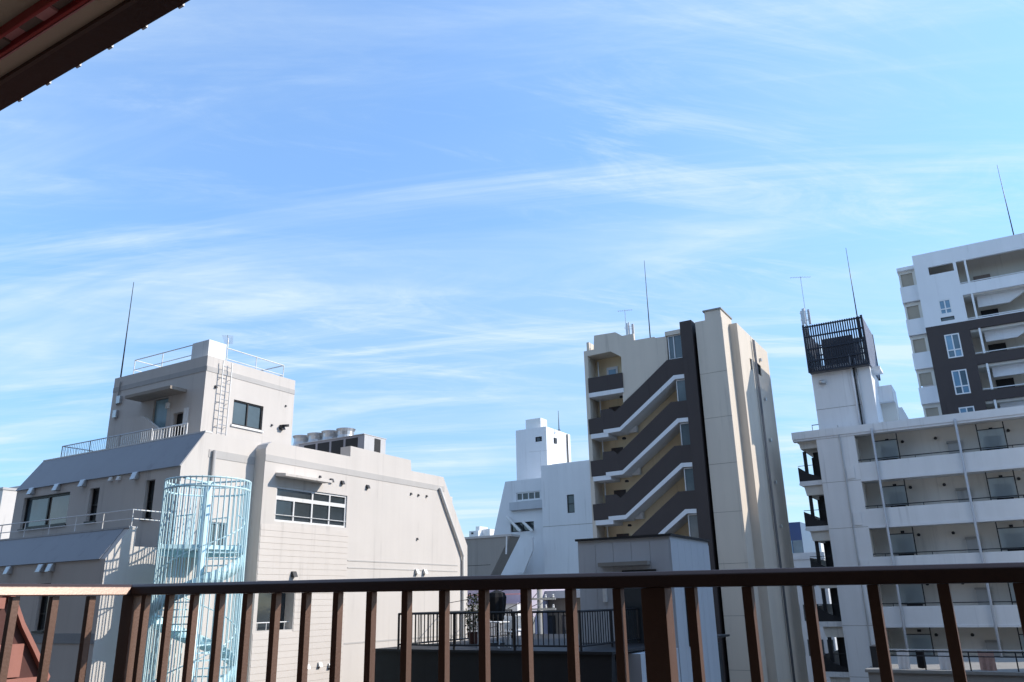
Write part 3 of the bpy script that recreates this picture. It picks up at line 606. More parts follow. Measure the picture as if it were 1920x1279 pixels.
box('block_core', ct, tan, xa0, cbx-.252, y2+1.06, y3-.01, 0, zst-.6); box('block_core', ct, tan, xa0, xpl-.02, Y0+1.72, y2+1.05, 0, a6(900, 290)[1]-.5)
zrf = a6(900, 290)[1]-.49
railing('roof_railing', 'thin dark railing on the stair tower block roof', dark, (xcl-4, Y0+1.8, zrf), [(a6(660, 280)[0], Y0+1.85, zrf), (xcl-.1, Y0+1.85, zrf)], a6(900, 215)[1]-zrf+.1, 2.0, (.75,), .03, .03)
bx_ = A(1219, 630, Y0+2.5)[0]; rod('lightning_rod', 'lightning rod on the tan stair tower roof', 'lightning rod', (bx_, Y0+2.5, zrf), A(1210, 488, Y0+2.5)[1]-zrf, .05, 'lightning rods', .3, dark)
ax_ = A(1177, 625, Y0+2.2)[0]; az_ = A(1174, 580, Y0+2.2)[1]
yagi('slim aerial beside a small antenna bracket on the stair tower', (ax_-.1, Y0+2.2, zrf), az_-zrf, 1.1, 7, .3)
def cellmast(label, base, h, n=3):
    t = thing('antenna_cluster', label, 'antenna', base, 'mobile antenna clusters on roofs'); b = Vector(base)
    tube('mast', t, steel, [b, b+Vector((0, 0, h))], .05, 8)
    for k in range(n):
        a = 2.1*k+.4; c = b+Vector((.28*math.cos(a), .28*math.sin(a), h*.45))
        box('panel_antenna', t, mat('antenna_shell', (.55, .55, .57), .5) if k == 0 else steel, c.x-.08, c.x+.08, c.y-.06, c.y+.06, c.z, c.z+h*.5, .01)
        tube('bracket', t, steel, [b+Vector((0, 0, h*.6)), c+Vector((0, 0, h*.15))], .02, 5)
    for q in (.3, .62, .85): tube('hoop', t, steel, [(b.x+.32*math.cos(i*.524), b.y+.32*math.sin(i*.524), b.z+h*q) for i in range(13)], .012, 4)
    return t
cellmast('antenna cluster on the tan stair tower roof', (A(1180, 625, Y0+2)[0], Y0+2.0, zrf), A(1178, 605, Y0+2)[1]-zrf)
# ================================================================ right apartment building with open galleries
YA = 55.0
ap = thing('gallery_apartment', 'pale grey apartment block with open galleries and frosted screens', 'building', (0, 60, 0))
def ar(x, y, d=0): return A(*TR(x, y), YA+d)
xl = ar(290, 270)[0]; xo = ar(585, 240)[0]; XRt = 14.0
ztopA = ar(300, 192)[1]; zfb = ar(105, 270)[1]; zo1 = ar(585, 240)[1]; zo0 = ar(620, 445)[1]; zn1 = ar(640, 590)[1]; PA = zo1-zn1
zfb2 = ar(730, 218)[1]
box('roof_slab', ap, apt, ar(100, 218)[0], XRt, YA-.10, YA+11, zfb, ztopA)
box('roof_lip', ap, whitecool, ar(100, 218)[0]+.02, XRt, YA-.04, YA-.001+.5, zfb-.14, zfb-.002)
nf = int((zo0)/PA)+1
box('stair_wall', ap, apt, xl, xo, YA, YA+.3, 0, zfb-.142)
box('gallery_back_wall', ap, apt_in, xl+.3, XRt, YA+1.5, YA+1.8, 0, zfb-.01)
box('core', ap, apt, xl+.05, XRt, YA+1.81, YA+11, 0, zfb-.01)
pxs = [ar(738, 300)[0], ar(1400, 300)[0]]
xgap = pxs[1]-pxs[0]
x_ = pxs[0]
pipes = []
while x_ < XRt: pipes.append(x_); x_ += xgap
scr = [ar(735, 290, .5)[0], ar(915, 285, .5)[0]]; scw = scr[1]-scr[0]; scr2 = ar(1540, 210, .5)[0]; scgap = scr2-scr[0]
for k in range(nf):
    dz = -PA*k; zp0, zp1_ = zn1+.0+dz+.14, zo0+dz
    box('parapet', ap, apt, xo+.001, XRt, YA+.002, YA+.14, max(zp0, 0), zp1_)
    box('parapet_lip', ap, whitecool, xo+.001, XRt, YA-.035, YA+.16, max(zp0-.14, 0), zp0-.002)
    box('floor_slab', ap, apt, xl+.31, XRt, YA+.141, YA+1.499, max(zp0-.1, 0), zp0+.12)
    if zo0+dz < E-7: continue
    box('side_wall', ap, apt_in, xo-.02, xo+.0, YA+.31, YA+1.49, zp0+.13, zo1+dz-.01)
    tube('handrail', ap, dark, [(xo, YA+.07, zp1_+.17), (XRt, YA+.07, zp1_+.17)], .03, 6)
    for j in range(8): tube('rail_post', ap, dark, [(xo+.7+2.6*j, YA+.07, zp1_), (xo+.7+2.6*j, YA+.07, zp1_+.17)], .022, 5)
    for j in range(3):
        s0 = scr[0]+scgap*j; ztp = ar(735, 285, .5)[1]+dz+(.0 if j else 0)
        if s0+scw > XRt-.2: continue
        sc_ = boxes('screen_frame', ap, dark, [(s0-.06, s0, YA+.45, YA+.51, zp0+.13, zo1+dz-.02), (s0+scw, s0+scw+.06, YA+.45, YA+.51, zp0+.13, zo1+dz-.02), (s0, s0+scw, YA+.45, YA+.51, ztp, ztp+.05), (s0, s0+scw, YA+.45, YA+.51, zp1_+.10, zp1_+.15)])
        box('frosted_pane', sc_, frost, s0+.02, s0+scw-.02, YA+.47, YA+.49, zp1_+.152, ztp-.002)
        box('recess_door', ap, black, s0+scw*.2, s0+scw*.85, YA+1.44, YA+1.498, zp0+.125, zp0+2.1)
        box('door_lamp', ap, dark, s0+scw*.45, s0+scw*.6, YA+1.35, YA+1.498, ztp+.12, ztp+.26)
        dx_ = s0+scw+1.15
        lathe('ceiling_lamp', ap, dark, (s0+scw+.25, YA+1.3, zo1+dz-.55), [(.06, 0), (.1, .06), (.1, .12), (.05, .18)], 8)
        if j < 2:
            lathe('ceiling_lamp', ap, dark, (s0+scw+2.15, YA+1.3, zo1+dz-.55), [(.06, 0), (.1, .06), (.1, .12), (.05, .18)], 8)
            mb = s0+scw+2.75
            hb = box('meter_box', ap, mat('meter_box_grey', (.40, .40, .39), .6), mb, mb+.7, YA+1.3, YA+1.498, zp0+.5, zo0+dz+.85); box('hood', hb, greyh, mb-.04, mb+.74, YA+1.22, YA+1.499, zo0+dz+.852, zo0+dz+.97)
pipe_apt = mat('pipe_painted', (.50, .51, .53), .6)
for x_ in pipes: tube('drainpipe', ap, pipe_apt, [(x_, YA-.12, .2), (x_, YA-.12, zfb+.15)], .07, 8)
tx_ = ar(472, 250)[0]; tube('drainpipe', ap, steel, [(tx_, YA-.05, .2), (tx_, YA-.05, ztopA+.15)], .035, 6)
for k in range(nf):
    if zo0-PA*k > E-7: box('junction_box', ap, apt, ar(525, 500)[0], ar(525, 500)[0]+.45, YA-.06, YA-.001, zo0-PA*k-.95, zo0-PA*k-.15); box('wall_joint', ap, greyh, xl, xo, YA-.004, YA-.001, zn1+.10-PA*k, zn1+.125-PA*k)
# balconies on the left flank
xb = ar(105, 240)[0]
xb1 = ar(150, 600)[0]
for k in range(7):
    dz = -PA*k; zs = zfb+dz if k else zfb
    zt2 = ar(145, 590)[1]-PA*(k-1)        # top of slab k (k=1 is the first below the roof)
    if k: 
        prA('balcony_slab', ap, apt, [(xb, zt2-.22), (xb+.06, zt2), (xl-.001, zt2), (xl-.001, zt2-.30), (xb+.25, zt2-.30)], YA+.2, YA+7)
    ref = (zt2-.30) if k else zfb
    prA('balcony_corbel', ap, apt_in, [(xb+.26, ref-.002), (xl-.001, ref-.002), (xl-.001, ref-.62), (xb+.36, ref-.62)], YA+.35, YA+6.9)
    zf = ar(145, 590)[1]-PA*k
    if zf < .5: break
    box('balcony_panel', ap, black, xb+.03, xb+.07, YA+.3, YA+6.8, zf+.001, zf+.95)
    prA('balcony_panel', ap, black, [(xb+.08, zf+.001), (xl-.002, zf+.001), (xl-.002, zf+.16), (xb+.55, zf+.55), (xb+.08, zf+.92)], YA+.26, YA+.30)
    tube('handrail', ap, dark, [(xb+.05, YA+.28, zf+1.02), (xl, YA+.28, zf+1.02)], .02, 5)
    for yy in (YA+.5, YA+3.4): box('balcony_post', ap, black, xb+.42, xb+.62, yy, yy+.2, zf+.002, zf+PA-.92)
    box('partition', ap, black, xb+.95, xl-.003, YA+1.2, YA+1.26, zf+.002, zf+PA-.921)
# roof: stair shaft with louvred cage
ys = YA+1.2
def th(x, y, d=0): return A(*TH(x, y), ys+d)
sx0 = th(165, 750)[0]; sx1 = th(745, 660)[0]+.0; sz1 = th(150, 740)[1]
box('lift_shaft', ap, apt, sx0, sx1, ys, ys+4.2, ztopA-.01, sz1+.3)
zj = th(210, 1113)[1]; box('wall_joint', ap, greyh, sx0, sx1-.9, ys-.006, ys-.001, zj-.03, zj)
lp = th(280, 840); 
lathe('round_vent', ap, steel, (lp[0], ys-.08, lp[1]-.12), [(.20, 0), (.24, .05), (.24, .2), (.2, .25)], 14)
for i, (q, r_) in enumerate((((545, 560), .075), ((575, 600), .045), ((600, 600), .035))):
    x_, z_ = th(*q); tube('riser_pipe', ap, (whitecool, dark, steel)[i], [(x_, ys-.1, ztopA+.02), (x_, ys-.1, z_)], r_, 8)
cg = thing('louvre_cage', 'navy louvred metal screen cage on top of the lift shaft', 'screen', (sx0, ys, sz1))
cx0, cz1 = th(70, 268, -.6); cx1 = th(672, 168, -.6)[0]; cz0 = th(140, 742, -.6)[1]; cy0, cy1 = ys-.6, ys+4.6
for a, b, c, d in ((cx0, cx0+.14, cy0, cy0+.14), (cx1-.14, cx1, cy0, cy0+.14), (cx0, cx0+.14, cy1-.14, cy1), (cx1-.14, cx1, cy1-.14, cy1)): box('corner_post', cg, navy, a, b, c, d, cz0, cz1)
for zb_ in (cz0+.02, cz0+.75, cz0+1.6, cz0+2.5, cz1-.22): box('frame_rail', cg, navy, cx0+.141, cx1-.141, cy0+.04, cy0+.10, zb_, zb_+.10); box('frame_rail', cg, navy, cx0+.141, cx1-.141, cy1-.10, cy1-.04, zb_, zb_+.10)
nsl = 24; dxs = (cx1-cx0-.3)/nsl
for k in range(nsl):
    x_ = cx0+.18+dxs*k
    box('louvre', cg, navy, x_, x_+dxs*.58, cy0+.101, cy0+.15, cz0+.05, cz1-.05); box('louvre', cg, navy, x_, x_+dxs*.42, cy1-.15, cy1-.101, cz0+.05, cz1-.05)
for k in range(14):
    y_ = cy0+.3+k*(cy1-cy0-.6)/14
    box('louvre', cg, mat('louvre_sunlit', (.25, .28, .36), .4) if k == 0 else MATS['louvre_sunlit'], cx1-.10, cx1-.02, y_, y_+.26, cz0+.05, cz1-.05); box('louvre', cg, navy, cx0+.02, cx0+.07, y_, y_+.26, cz0+.05, cz1-.05)  # right-hand louvres take a paler copy of the navy, sunlight put into the colour
box('tank', cg, mat('tank_dark_grey', (.10, .10, .11), .7), cx0+1.0, cx1-1.0, cy0+1.2, cy1-1.0, sz1+.31, cz1-.9)
box('deck', cg, mat('deck_grey', (.12, .12, .13), .7), cx0+.1, cx1-.1, cy0+.16, cy1-.16, cz0-.0, cz0+.08)
bx_ = A(1607, 592, ys+2)[0]; rod('lightning_rod', 'lightning rod rising from the navy louvre cage', 'lightning rod', (bx_, ys+2, cz1-.9), A(1585, 465, ys+2)[1]-cz1+.9, .05, 'lightning rods', .3, dark)
cellmast('antenna cluster at the corner of the navy louvre cage', (A(1511, 605, ys+.6)[0], ys+.6, cz1-.9+.3), A(1508, 578, ys+.6)[1]-cz1+.6)
yagi('long thin aerial above the louvre cage antennas', (A(1513, 605, ys+1)[0], ys+1.0, cz1-.6), A(1506, 517, ys+1)[1]-cz1+.6, 1.5, 8, .5)
# roof annexe right of the shaft
q0 = A(*TH(795, 880), ys+2.5); q1 = A(*TH(965, 860), ys+2.5); q2 = A(*TH(820, 1040), ys+2.5)
box('roof_annexe', ap, apt, q0[0]-.4, q1[0], ys+2.5, ys+5, q2[1], q1[1]); box('roof_annexe', ap, apt_in, q0[0]-.2, q1[0]+.02, ys+3.1, ys+5, ztopA-.01, q2[1]-.002)
q3 = A(*TH(1195, 1190), ys+4)[0]; prA('roof_ramp', ap, apt, [(q1[0]+.021, ztopA-.01), (q3, ztopA-.01), (q1[0]+.3, A(*TH(1030, 1090), ys+4)[1]), (q1[0]+.021, A(*TH(1030, 1090), ys+4)[1])], ys+4, ys+4.2)
q4 = A(*TH(860, 700), ys+1); box('side_canopy', ap, apt, sx1+.001, q4[0], ys+.6, ys+2.2, q4[1]-.1, q4[1]+.12)
railing('roof_railing', 'short thin railing at the left roof edge of the gallery apartment', dark, (xl-.5, YA+2, ztopA), [(xb+1.0, YA+2, ztopA), (sx0-.02, YA+2, ztopA)], .75, 3, (), .03)
# ================================================================ tall tower at the right edge
YF = 69.0
ft = thing('corner_tower_block', 'tall white and charcoal apartment tower with open stair landings', 'building', (8, 76, 0))
def aF(x, y, d=0): return A(*TF(x, y), YF+d)
def aG(x, y, d=0): return A(*TG(x, y), YF+d)
fx0 = aF(265, 340)[0]; fz1 = aF(265, 340)[1]; FX = 24.0
zdk = aG(445, 97)[1]
PF = (aG(680, 190)[1]-aG(778, 640)[1])
op1 = [aF(820, 410)[0], 6.9, aF(880, 695)[1], aF(820, 410)[1]]; op2 = [aF(910, 830)[0], 6.9, aF(975, 1140)[1], aF(910, 830)[1]]
sl = [aF(470, 480)[0], aF(780, 420)[0], aF(490, 580)[1], aF(470, 480)[1]]
wu_ = [aF(595, 900)[0], aF(750, 875)[0], aF(630, 1082)[1], aF(595, 900)[1]]; wl = [aF(630, 1120)[0], aF(800, 1090)[0], aF(640, 1165)[1], aF(630, 1118)[1]]
prA('upper_wall', ft, whitecool, rc(fx0, FX, zdk, fz1), YF, YF+.25, [rc(*op1), rc(*op2), rc(*sl), rc(*wu_), rc(*wl), rc(9, 16, op1[2], op1[3]), rc(9, 16, op2[2], op2[3])])
winA(ft, *wu_, YF, ((wu_[0]+wu_[1])/2,), (wu_[2]+(wu_[3]-wu_[2])*.36,), alu, glass_bl, .09, .06, False); winA(ft, *wl, YF, (), (), dark, glass_t, .05, .12, False)
wd = [aG(672, 192)[0], aG(860, 168)[0], aG(730, 487)[1], aG(672, 192)[1]]
holes = []; wins = []; P3 = op1[3]-op2[3]
for k in range(8):
    z0_, z1_ = wd[2]-PF*k, wd[3]-PF*k
    if z0_ > 1: wins.append((wd[0], wd[1], z0_, z1_)); holes.append(rc(*wins[-1]))
    if op2[2]-P3*(k+1) > 1: holes.append(rc(op2[0], 6.9, op2[2]-P3*(k+1), op2[3]-P3*(k+1))); holes.append(rc(9, 16, op2[2]-P3*(k+1), op2[3]-P3*(k+1)))
prA('lower_wall', ft, char, rc(fx0, FX, 0, zdk-.002), YF+.001, YF+.25, holes)
for i, q in enumerate(wins): winA(ft, *q, YF, ((q[0]+q[1])/2,), (q[2]+(q[3]-q[2])*.33,), alu, [glass_s, glass_bl], .09, .05, False)
box('landing_back_wall', ft, apt_in, fx0+.3, FX, YF+2.2, YF+2.4, 0, fz1-.4)
box('core', ft, whitecool, fx0, FX, YF+2.41, YF+14, 0, fz1-.3); box('roof', ft, roofm, fx0+.1, FX, YF+.26, YF+14, fz1-.29, fz1-.2)
box('west_wall', ft, whitecool, fx0+.001, fx0+.25, YF+.251, YF+2.4, 0, fz1-.31)
for k in range(9):
    z0_ = (op1[2] if k == 0 else op2[2]-P3*(k-1)); z1_ = (op1[3] if k == 0 else op2[3]-P3*(k-1))
    if z0_ < 1: break
    box('floor_slab', ft, apt_in, fx0+.3, FX, YF+.251, YF+2.19, z0_-1.0, z0_-.8)
    x0_ = op2[0] if k else op1[0]
    tube('guard_rail', ft, alu, [(x0_, YF+.12, z0_+.12), (6.9, YF+.12, z0_+.12)], .04, 6)
    box('jamb_lining', ft, alu, x0_+.55, x0_+.70, YF+.02, YF+.2, z0_, z1_)
    if k: prA('stair_flight', ft, whitecool, [(x0_+1.0, z1_-.02), (x0_+3.6, z1_-.02), (6.8, z1_+.6), (6.8, z1_-.3), (x0_+3.4, z1_-1.0), (x0_+1.0, z1_-1.0)] if False else [(x0_+.9, z1_-.95), (x0_+3.0, z1_-.95), (x0_+4.6, z1_-.02), (x0_+.9, z1_-.02)], YF+.9, YF+1.1)
    box('landing_door', ft, (brownp, black)[k > 0], x0_+1.0, x0_+2.2, YF+2.12, YF+2.198, z0_-.8, z0_+1.15)
# side balconies
bxx0 = aF(70, 500)[0]; YB = YF+.8
bb0 = A(*TF(70, 497), YB); bxx0 = bb0[0]; bxx1 = fx0-.001
pt = [A(*TF(118, 740), YB)[1], A(*TF(155, 930), YB)[1]]; hpar = pt[0]-pt[1]; P4 = A(*TF(118, 740), YB)[1]-A(*TF(192, 1150), YB)[1]
box('balcony_roof', ft, whitecool, bxx0, bxx1, YB, YB+9, bb0[1]-.28, bb0[1])
for k in range(9):
    z1_ = pt[0]-P4*k
    if z1_ < 1: break
    box('balcony_parapet', ft, whitecool, bxx0+.002, bxx1, YB-.04, YB+.1, z1_-hpar, z1_); box('balcony_parapet', ft, whitecool, bxx0, bxx0+.12, YB+.101, YB+9, z1_-hpar, z1_)
    box('balcony_slab', ft, whitecool, bxx0+.121, bxx1, YB+.101, YB+9, z1_-hpar+.05, z1_-hpar+.25)
    bz = z1_+ (P4-hpar)-.02
    bl = boxes('balcony_frame', ft, apt_in, [(bxx0+.05, bxx0+.2, YB+.3, YB+.45, z1_-hpar+.26, bz-.28), (bxx1-.25, bxx1-.02, YB+.3, YB+.45, z1_-hpar+.26, bz-.28), (bxx0+.05, bxx1-.02, YB+.3, YB+.45, bz-.279, bz)])
    box('blind', bl, mat('balcony_blind', (.42, .37, .30), .8) if k == 0 else MATS['balcony_blind'], bxx0+.2, bxx1-.25, YB+.42, YB+.46, z1_-.3 if k != 3 else z1_+.22, bz-.28)
bx_ = A(1900, 437.5, YF+1.5)[0]; rod('lightning_rod', 'lightning rod on the tall corner tower roof', 'lightning rod', (bx_, YF+1.5, fz1-.2), A(1867, 310, YF+1.5)[1]-fz1+.2, .05, 'lightning rods', .3, dark)
q = aF(1410, 95); box('roof_hatch', ft, whitecool, q[0], q[0]+2.0, YF+.3, YF+2, fz1-.2, aF(1600, 45)[1])
# ================================================================ white building with small tower, behind
YW = 62.0
wb = thing('white_stepped_building', 'cool white stepped building with rooftop stair tower and outside stair', 'building', (-33, 66, 0))
def aw_(x, y, d=0): return A(*T5(x, y), YW+d)
m0 = aw_(548, 475); m1 = aw_(838, 450); wz = [aw_(720, 668), aw_(768, 668), aw_(720, 790)]
wr = [wz[0][0], wz[1][0], wz[2][1], wz[0][1]]
prA('front_wall', wb, whitecool, rc(m0[0], m1[0]+3.5, 0, m0[1]), YW, YW+.3, [rc(*wr)]); winA(wb, *wr, YW, (), ((wr[2]+wr[3])/2,), dark, glass_d, .06, .12, False)
box('coping', wb, white, aw_(620, 460)[0], m1[0]+3.5, YW+.05, YW+.5, m0[1]+.001, aw_(780, 445)[1])
zj = aw_(560, 880)[1]; box('wall_joint', wb, greyh, m0[0], m1[0]+3.5, YW-.006, YW-.001, zj-.04, zj)
d1 = 1.0; l0_ = aw_(310, 580, d1); l1_ = aw_(548, 552, d1); lb_ = aw_(230, 945, d1)
wr2 = [aw_(382, 655, d1)[0], aw_(543, 640, d1)[0], aw_(382, 710, d1)[1], aw_(382, 655, d1)[1]]
wr3 = [aw_(345, 855, d1)[0], aw_(500, 845, d1)[0], aw_(345, 918, d1)[1], aw_(345, 855, d1)[1]]
prA('front_wall', wb, whitecool, [(lb_[0]-1.2, 0), lb_, (l0_[0], l0_[1]), (m0[0]+.5, l0_[1]), (m0[0]+.5, 0)], YW+d1, YW+d1+.3, [rc(*wr2), rc(*wr3)])
winA(wb, *wr2, YW+d1, [wr2[0]+(wr2[1]-wr2[0])*q for q in (.25, .5, .75)], (), alu, glass_d, .1, .12); winA(wb, *wr3, YW+d1, [(wr3[0]+wr3[1])/2], (), dark, glass_d, .1, .2, False)
tube('brace', wb, white, [(*aw_(320, 815, d1-.3)[:1], YW+d1-.3, aw_(320, 815, d1-.3)[1]), (aw_(410, 910, d1-.3)[0], YW+d1-.3, aw_(410, 910, d1-.3)[1])], .13, 6)
tube('brace', wb, white, [(aw_(425, 845, d1-.3)[0], YW+d1-.3, aw_(425, 845, d1-.3)[1]), (aw_(490, 910, d1-.3)[0], YW+d1-.3, aw_(490, 910, d1-.3)[1])], .13, 6)
ls = aw_(350, 720, d1); box('ledge', wb, greyblue, aw_(350, 720, d1)[0], m0[0]-.01, YW+d1-.35, YW+d1-.001, aw_(350, 775, d1)[1], aw_(350, 722, d1)[1])
P_ = [aw_(490, 950, -1), aw_(500, 950, -1), aw_(500, 1040, -1), aw_(440, 1185, -1), aw_(350, 1185, -1)]
prA('stair_parapet', wb, whitecool, P_, YW-1.2, YW-1.0); prA('stair_parapet', wb, whitecool, [(x-.9, z) for x, z in P_[:1]]+[(x-.9, z) for x, z in P_[3:]], YW+.2, YW+.4)
dt = 5.0; t0 = aw_(380, 240, dt); t1 = aw_(582, 215, dt); xq = t1[0]; ty1 = B(*T5(742, 268), xq)[0]
twn = [aw_(510, 283, dt)[0], aw_(572, 276, dt)[0], aw_(510, 316, dt)[1], aw_(510, 283, dt)[1]]
prA('tower_wall', wb, whitecool, rc(t0[0], xq-.3, m0[1]-2, t0[1]), YW+dt, YW+dt+.3, [rc(twn[0], min(twn[1], xq-.5), twn[2], twn[3])]); winA(wb, twn[0], min(twn[1], xq-.5), twn[2], twn[3], YW+dt, ((twn[0]+twn[1])/2,), (), dark, glass_d, .08, .12, False)
box('tower_wall', wb, white, xq-.299, xq, YW+dt+.001, ty1, m0[1]-2, t0[1]-.002); box('tower_core', wb, whitecool, t0[0], xq-.3, YW+dt+.301, ty1, m0[1]-2, t0[1]-.1)
tq = B(*T5(718, 300), xq)[0]; tube('drainpipe', wb, dark, [(xq+.1, tq, m0[1]-1), (xq+.1, tq, t0[1]-.1)], .07, 6)
tq = B(*T5(642, 308), xq)[0]; box('vent', wb, dark, xq+.001, xq+.1, tq-.25, tq+.25, B(*T5(642, 325), xq)[1], B(*T5(642, 290), xq)[1])
b0_ = aw_(445, 168, dt+.6); b1_ = aw_(545, 153, dt+.6); by1 = B(*T5(588, 175), b1_[0])[0]
tag(box('roof_tank', None, white, b0_[0], b1_[0], YW+dt+.6, by1, t0[1]-.1, b1_[1], .03), 'white panel water tank on the small white stair tower', 'tank')
prA('core', wb, whitecool, [(lb_[0]-1.1, 0), (lb_[0]+.1, lb_[1]), (l0_[0]+.1, l0_[1]-.4), (m1[0]+3.4, l0_[1]-.4), (m1[0]+3.4, 0)], YW+d1+.301, YW+14); box('upper_core', wb, whitecool, m0[0]+.01, m1[0]+3.4, YW+.301, YW+14, l0_[1]-.39, m0[1]-.3)
yagi('wide dark aerial standing on the white stepped building', (aw_(548, 470, .8)[0], YW+.8, m0[1]-.3), aw_(548, 370, .8)[1]-m0[1]+.3, 2.2, 9, .2)
rod('aerial_mast', 'short whip mast on the white stair tower roof', 'antenna', (aw_(637, 235, 6)[0], YW+7, t0[1]-.1), aw_(632, 112, 7)[1]-t0[1]+.1, .05, None, .4, dark)
# grey leaning house between
YG = 45.0
gh = thing('grey_flared_house', 'dull grey house with flared side wall beside the lit building', 'house', (-29, 47, 0))
def ag(x, y): return A(*T5(x, y), YG)
g0 = ag(45, 962); g1 = ag(372, 942); g2 = ag(240, 1185); sl_ = (g1[0]-g2[0])/(g1[1]-g2[1])
zlow = E-1.5; xlow = g2[0]+(zlow-g2[1])*sl_
mk('body', [(g0[0]-4, YG, 0), (xlow, YG, 0), (xlow, YG, zlow), (g1[0]-.35, YG, g1[1]), (g0[0]-4, YG, g1[1]), (g0[0]-4, YG+1, 0), (xlow+.1, YG+1, 0), (xlow+.1, YG+1, zlow), (g1[0]-.2, YG+1, g1[1]), (g0[0]-4, YG+1, g1[1])],
   [(0, 1, 2, 3, 4), (5, 6, 7, 8, 9), (0, 1, 6, 5), (1, 2, 7, 6), (2, 3, 8, 7), (3, 4, 9, 8), (4, 0, 5, 9)], greyh, gh)
box('roof_edge', gh, band_m, g0[0]-4.05, g1[0]-.2, YG-.06, YG+1.05, g1[1]+.002, g1[1]+.14)
box('rear_wing', gh, greyh, g0[0]-4, xlow-2.5, YG+1.001, YG+8, 0, E-.8); zz1 = ag(150, 1135)[1]; box('wall_joint', gh, dark, g0[0]-4, ag(212, 1135)[0], YG-.006, YG-.001, zz1-.03, zz1)
tube('downpipe', gh, white, [(g1[0]-.55, YG-.05, g1[1]), (g1[0]-.62, YG-.05, g1[1]-1.1)], .05, 6)
# small far roofs and the house behind it
def farblock(name, label, px0, px1, pyt, Y, dep, m, rows, cols, group=None, wm=None, pyb=None):
    t = thing(name, label, 'building', (A(px0, pyt, Y)[0], Y, 0), group); xA, zA = A(px0, pyt, Y); xB = A(px1, pyt, Y)[0]
    box('body', t, m, xA, xB, Y, Y+dep, 0, zA); box('roof_parapet', t, m, xA-.1, xB+.1, Y-.1, Y+dep, zA+.002, zA+.6)
    for r in range(rows):
        for c in range(cols):
            u = xA+(xB-xA)*(c+.2)/cols; v = xA+(xB-xA)*(c+.8)/cols; z = zA-1.0-3.0*r; box('window', t, wm or glass_d, u, v, Y-.05, Y-.002, z-1.4, z)
    return t
ff = thing('far_rooftop', 'small sunlit white rooftop box seen beyond the grey house', 'building', (-45, 90, 0))
q = A(*T5(70, 910), 90); q1_ = A(*T5(130, 900), 90)
box('body', ff, white, q[0], q1_[0], 90, 94, 0, q[1]); box('lift_head', ff, white, A(*T5(100, 880), 90)[0], A(*T5(125, 880), 90)[0], 90.5, 92.5, q[1]+.001, A(*T5(110, 877), 90)[1]); box('side', ff, white, q1_[0]+.001, A(*T5(180, 910), 90)[0], 91, 95, 0, q1_[1]+.1)
box('window', ff, dark, A(*T5(85, 920), 90)[0], A(*T5(98, 920), 90)[0], 89.94, 89.998, A(*T5(85, 930), 90)[1], A(*T5(85, 918), 90)[1])
# far-left white balcony block
wl_ = thing('balcony_block', 'distant white block with stacked balconies beyond the setback building', 'building', (-95, 60, 0))
YD = 62.0; q0 = A(8, 921, YD); q1_ = A(31, 921, YD)
box('body', wl_, white, q0[0]-.3, q1_[0]+3, YD+1.2, YD+10, 0, q0[1]); box('roof_slab', wl_, band_m, q0[0]-.6, q1_[0]+3, YD-.1, YD+10, q0[1]+.001, q0[1]+.4)
pf = (A(14, 929, YD)[1]-A(12, 952, YD)[1])
for k in range(9):
    z_ = A(14, 929, YD)[1]-pf*k
    if z_ < 2: break
    box('balcony', wl_, white, q0[0]+.2, q1_[0]+2.9, YD, YD+1.19, z_-1.3, z_); box('balcony_window', wl_, glass_t, q0[0]+1.2, q1_[0]+2.5, YD+1.15, YD+1.199, z_-2.6, z_-1.4)
wl2 = thing('grey_block', 'distant slate grey wall at the left edge beside the balcony block', 'building', (-90, 50, 0))
q0 = A(6, 918, 55); box('wall', wl2, ph_side, q0[0]-10, q0[0], 55, 64, 0, q0[1]); box('coping', wl2, band_m, q0[0]-10.1, q0[0]+.1, 54.9, 64.1, q0[1]+.001, q0[1]+.3)
# glass building between tower and apartment
q0 = A(1478, 980, 110); q1_ = A(1500, 980, 110)
gb = thing('glass_office', 'distant blue glass office between the tan tower and grey apartment', 'building', (q0[0], 110, 0))
box('body', gb, mat('navy_top', (.03, .06, .16), .3), q0[0]-6, q1_[0], 110, 122, 0, q0[1])
zg = q0[1]-2.3
for r in range(6):
    for c in range(6):
        xg = q0[0]-6+(q1_[0]-q0[0]+6)*c/6; box('pane', gb, (glass_bl, glass_s)[(r+c) % 2], xg+.05, xg+(q1_[0]-q0[0]+6)/6-.05, 109.9, 109.98, zg-1.9*r-1.7, zg-1.9*r)
farblock('white_office', 'distant white building glimpsed beside the blue glass office', 1500, 1530, 1000, 150, 15, white, 5, 4)
farblock('low_house', 'low white house below the distant glass office', 1440, 1545, 1052, 80, 10, greyblue, 3, 6)
# ================================================================ near house with roof terrace
YN = 24.0
nh = thing('terrace_house', 'blue-grey sided house with roof terrace and dark lower walls', 'house', (-11, 24, 0))
n0 = A(1083, 1012, YN); n1 = A(1255, 1003, YN); zN = n0[1]-.06
yN1 = B(1327, 1017, n1[0])[0]
box('upper_wall', nh, greyblue, n0[0], n1[0], YN, yN1, E-4, zN)
k = 0; x_ = n0[0]
while x_ < n1[0]-.2:
    box('siding_panel', nh, greyblue, x_+.006, min(x_+.62, n1[0])-.006, YN-.018, YN-.001, E-4, zN-.12); x_ += .62
y_ = YN
while y_ < yN1-.2:
    box('siding_panel', nh, greyblue, n1[0]+.001, n1[0]+.018, y_+.006, min(y_+.62, yN1)-.006, E-4, zN-.12); y_ += .62
box('roof_cap', nh, black, n0[0]-.06, n1[0]+.07, YN-.08, yN1+.06, zN+.001, zN+.07)
h0 = A(1128, 1062, YN); h1 = A(1220, 1058, YN); hz = A(1128, 1056, YN)[1]
box('window_hood', nh, greyh, h0[0], h1[0], YN-.28, YN-.02, hz-.12, hz)
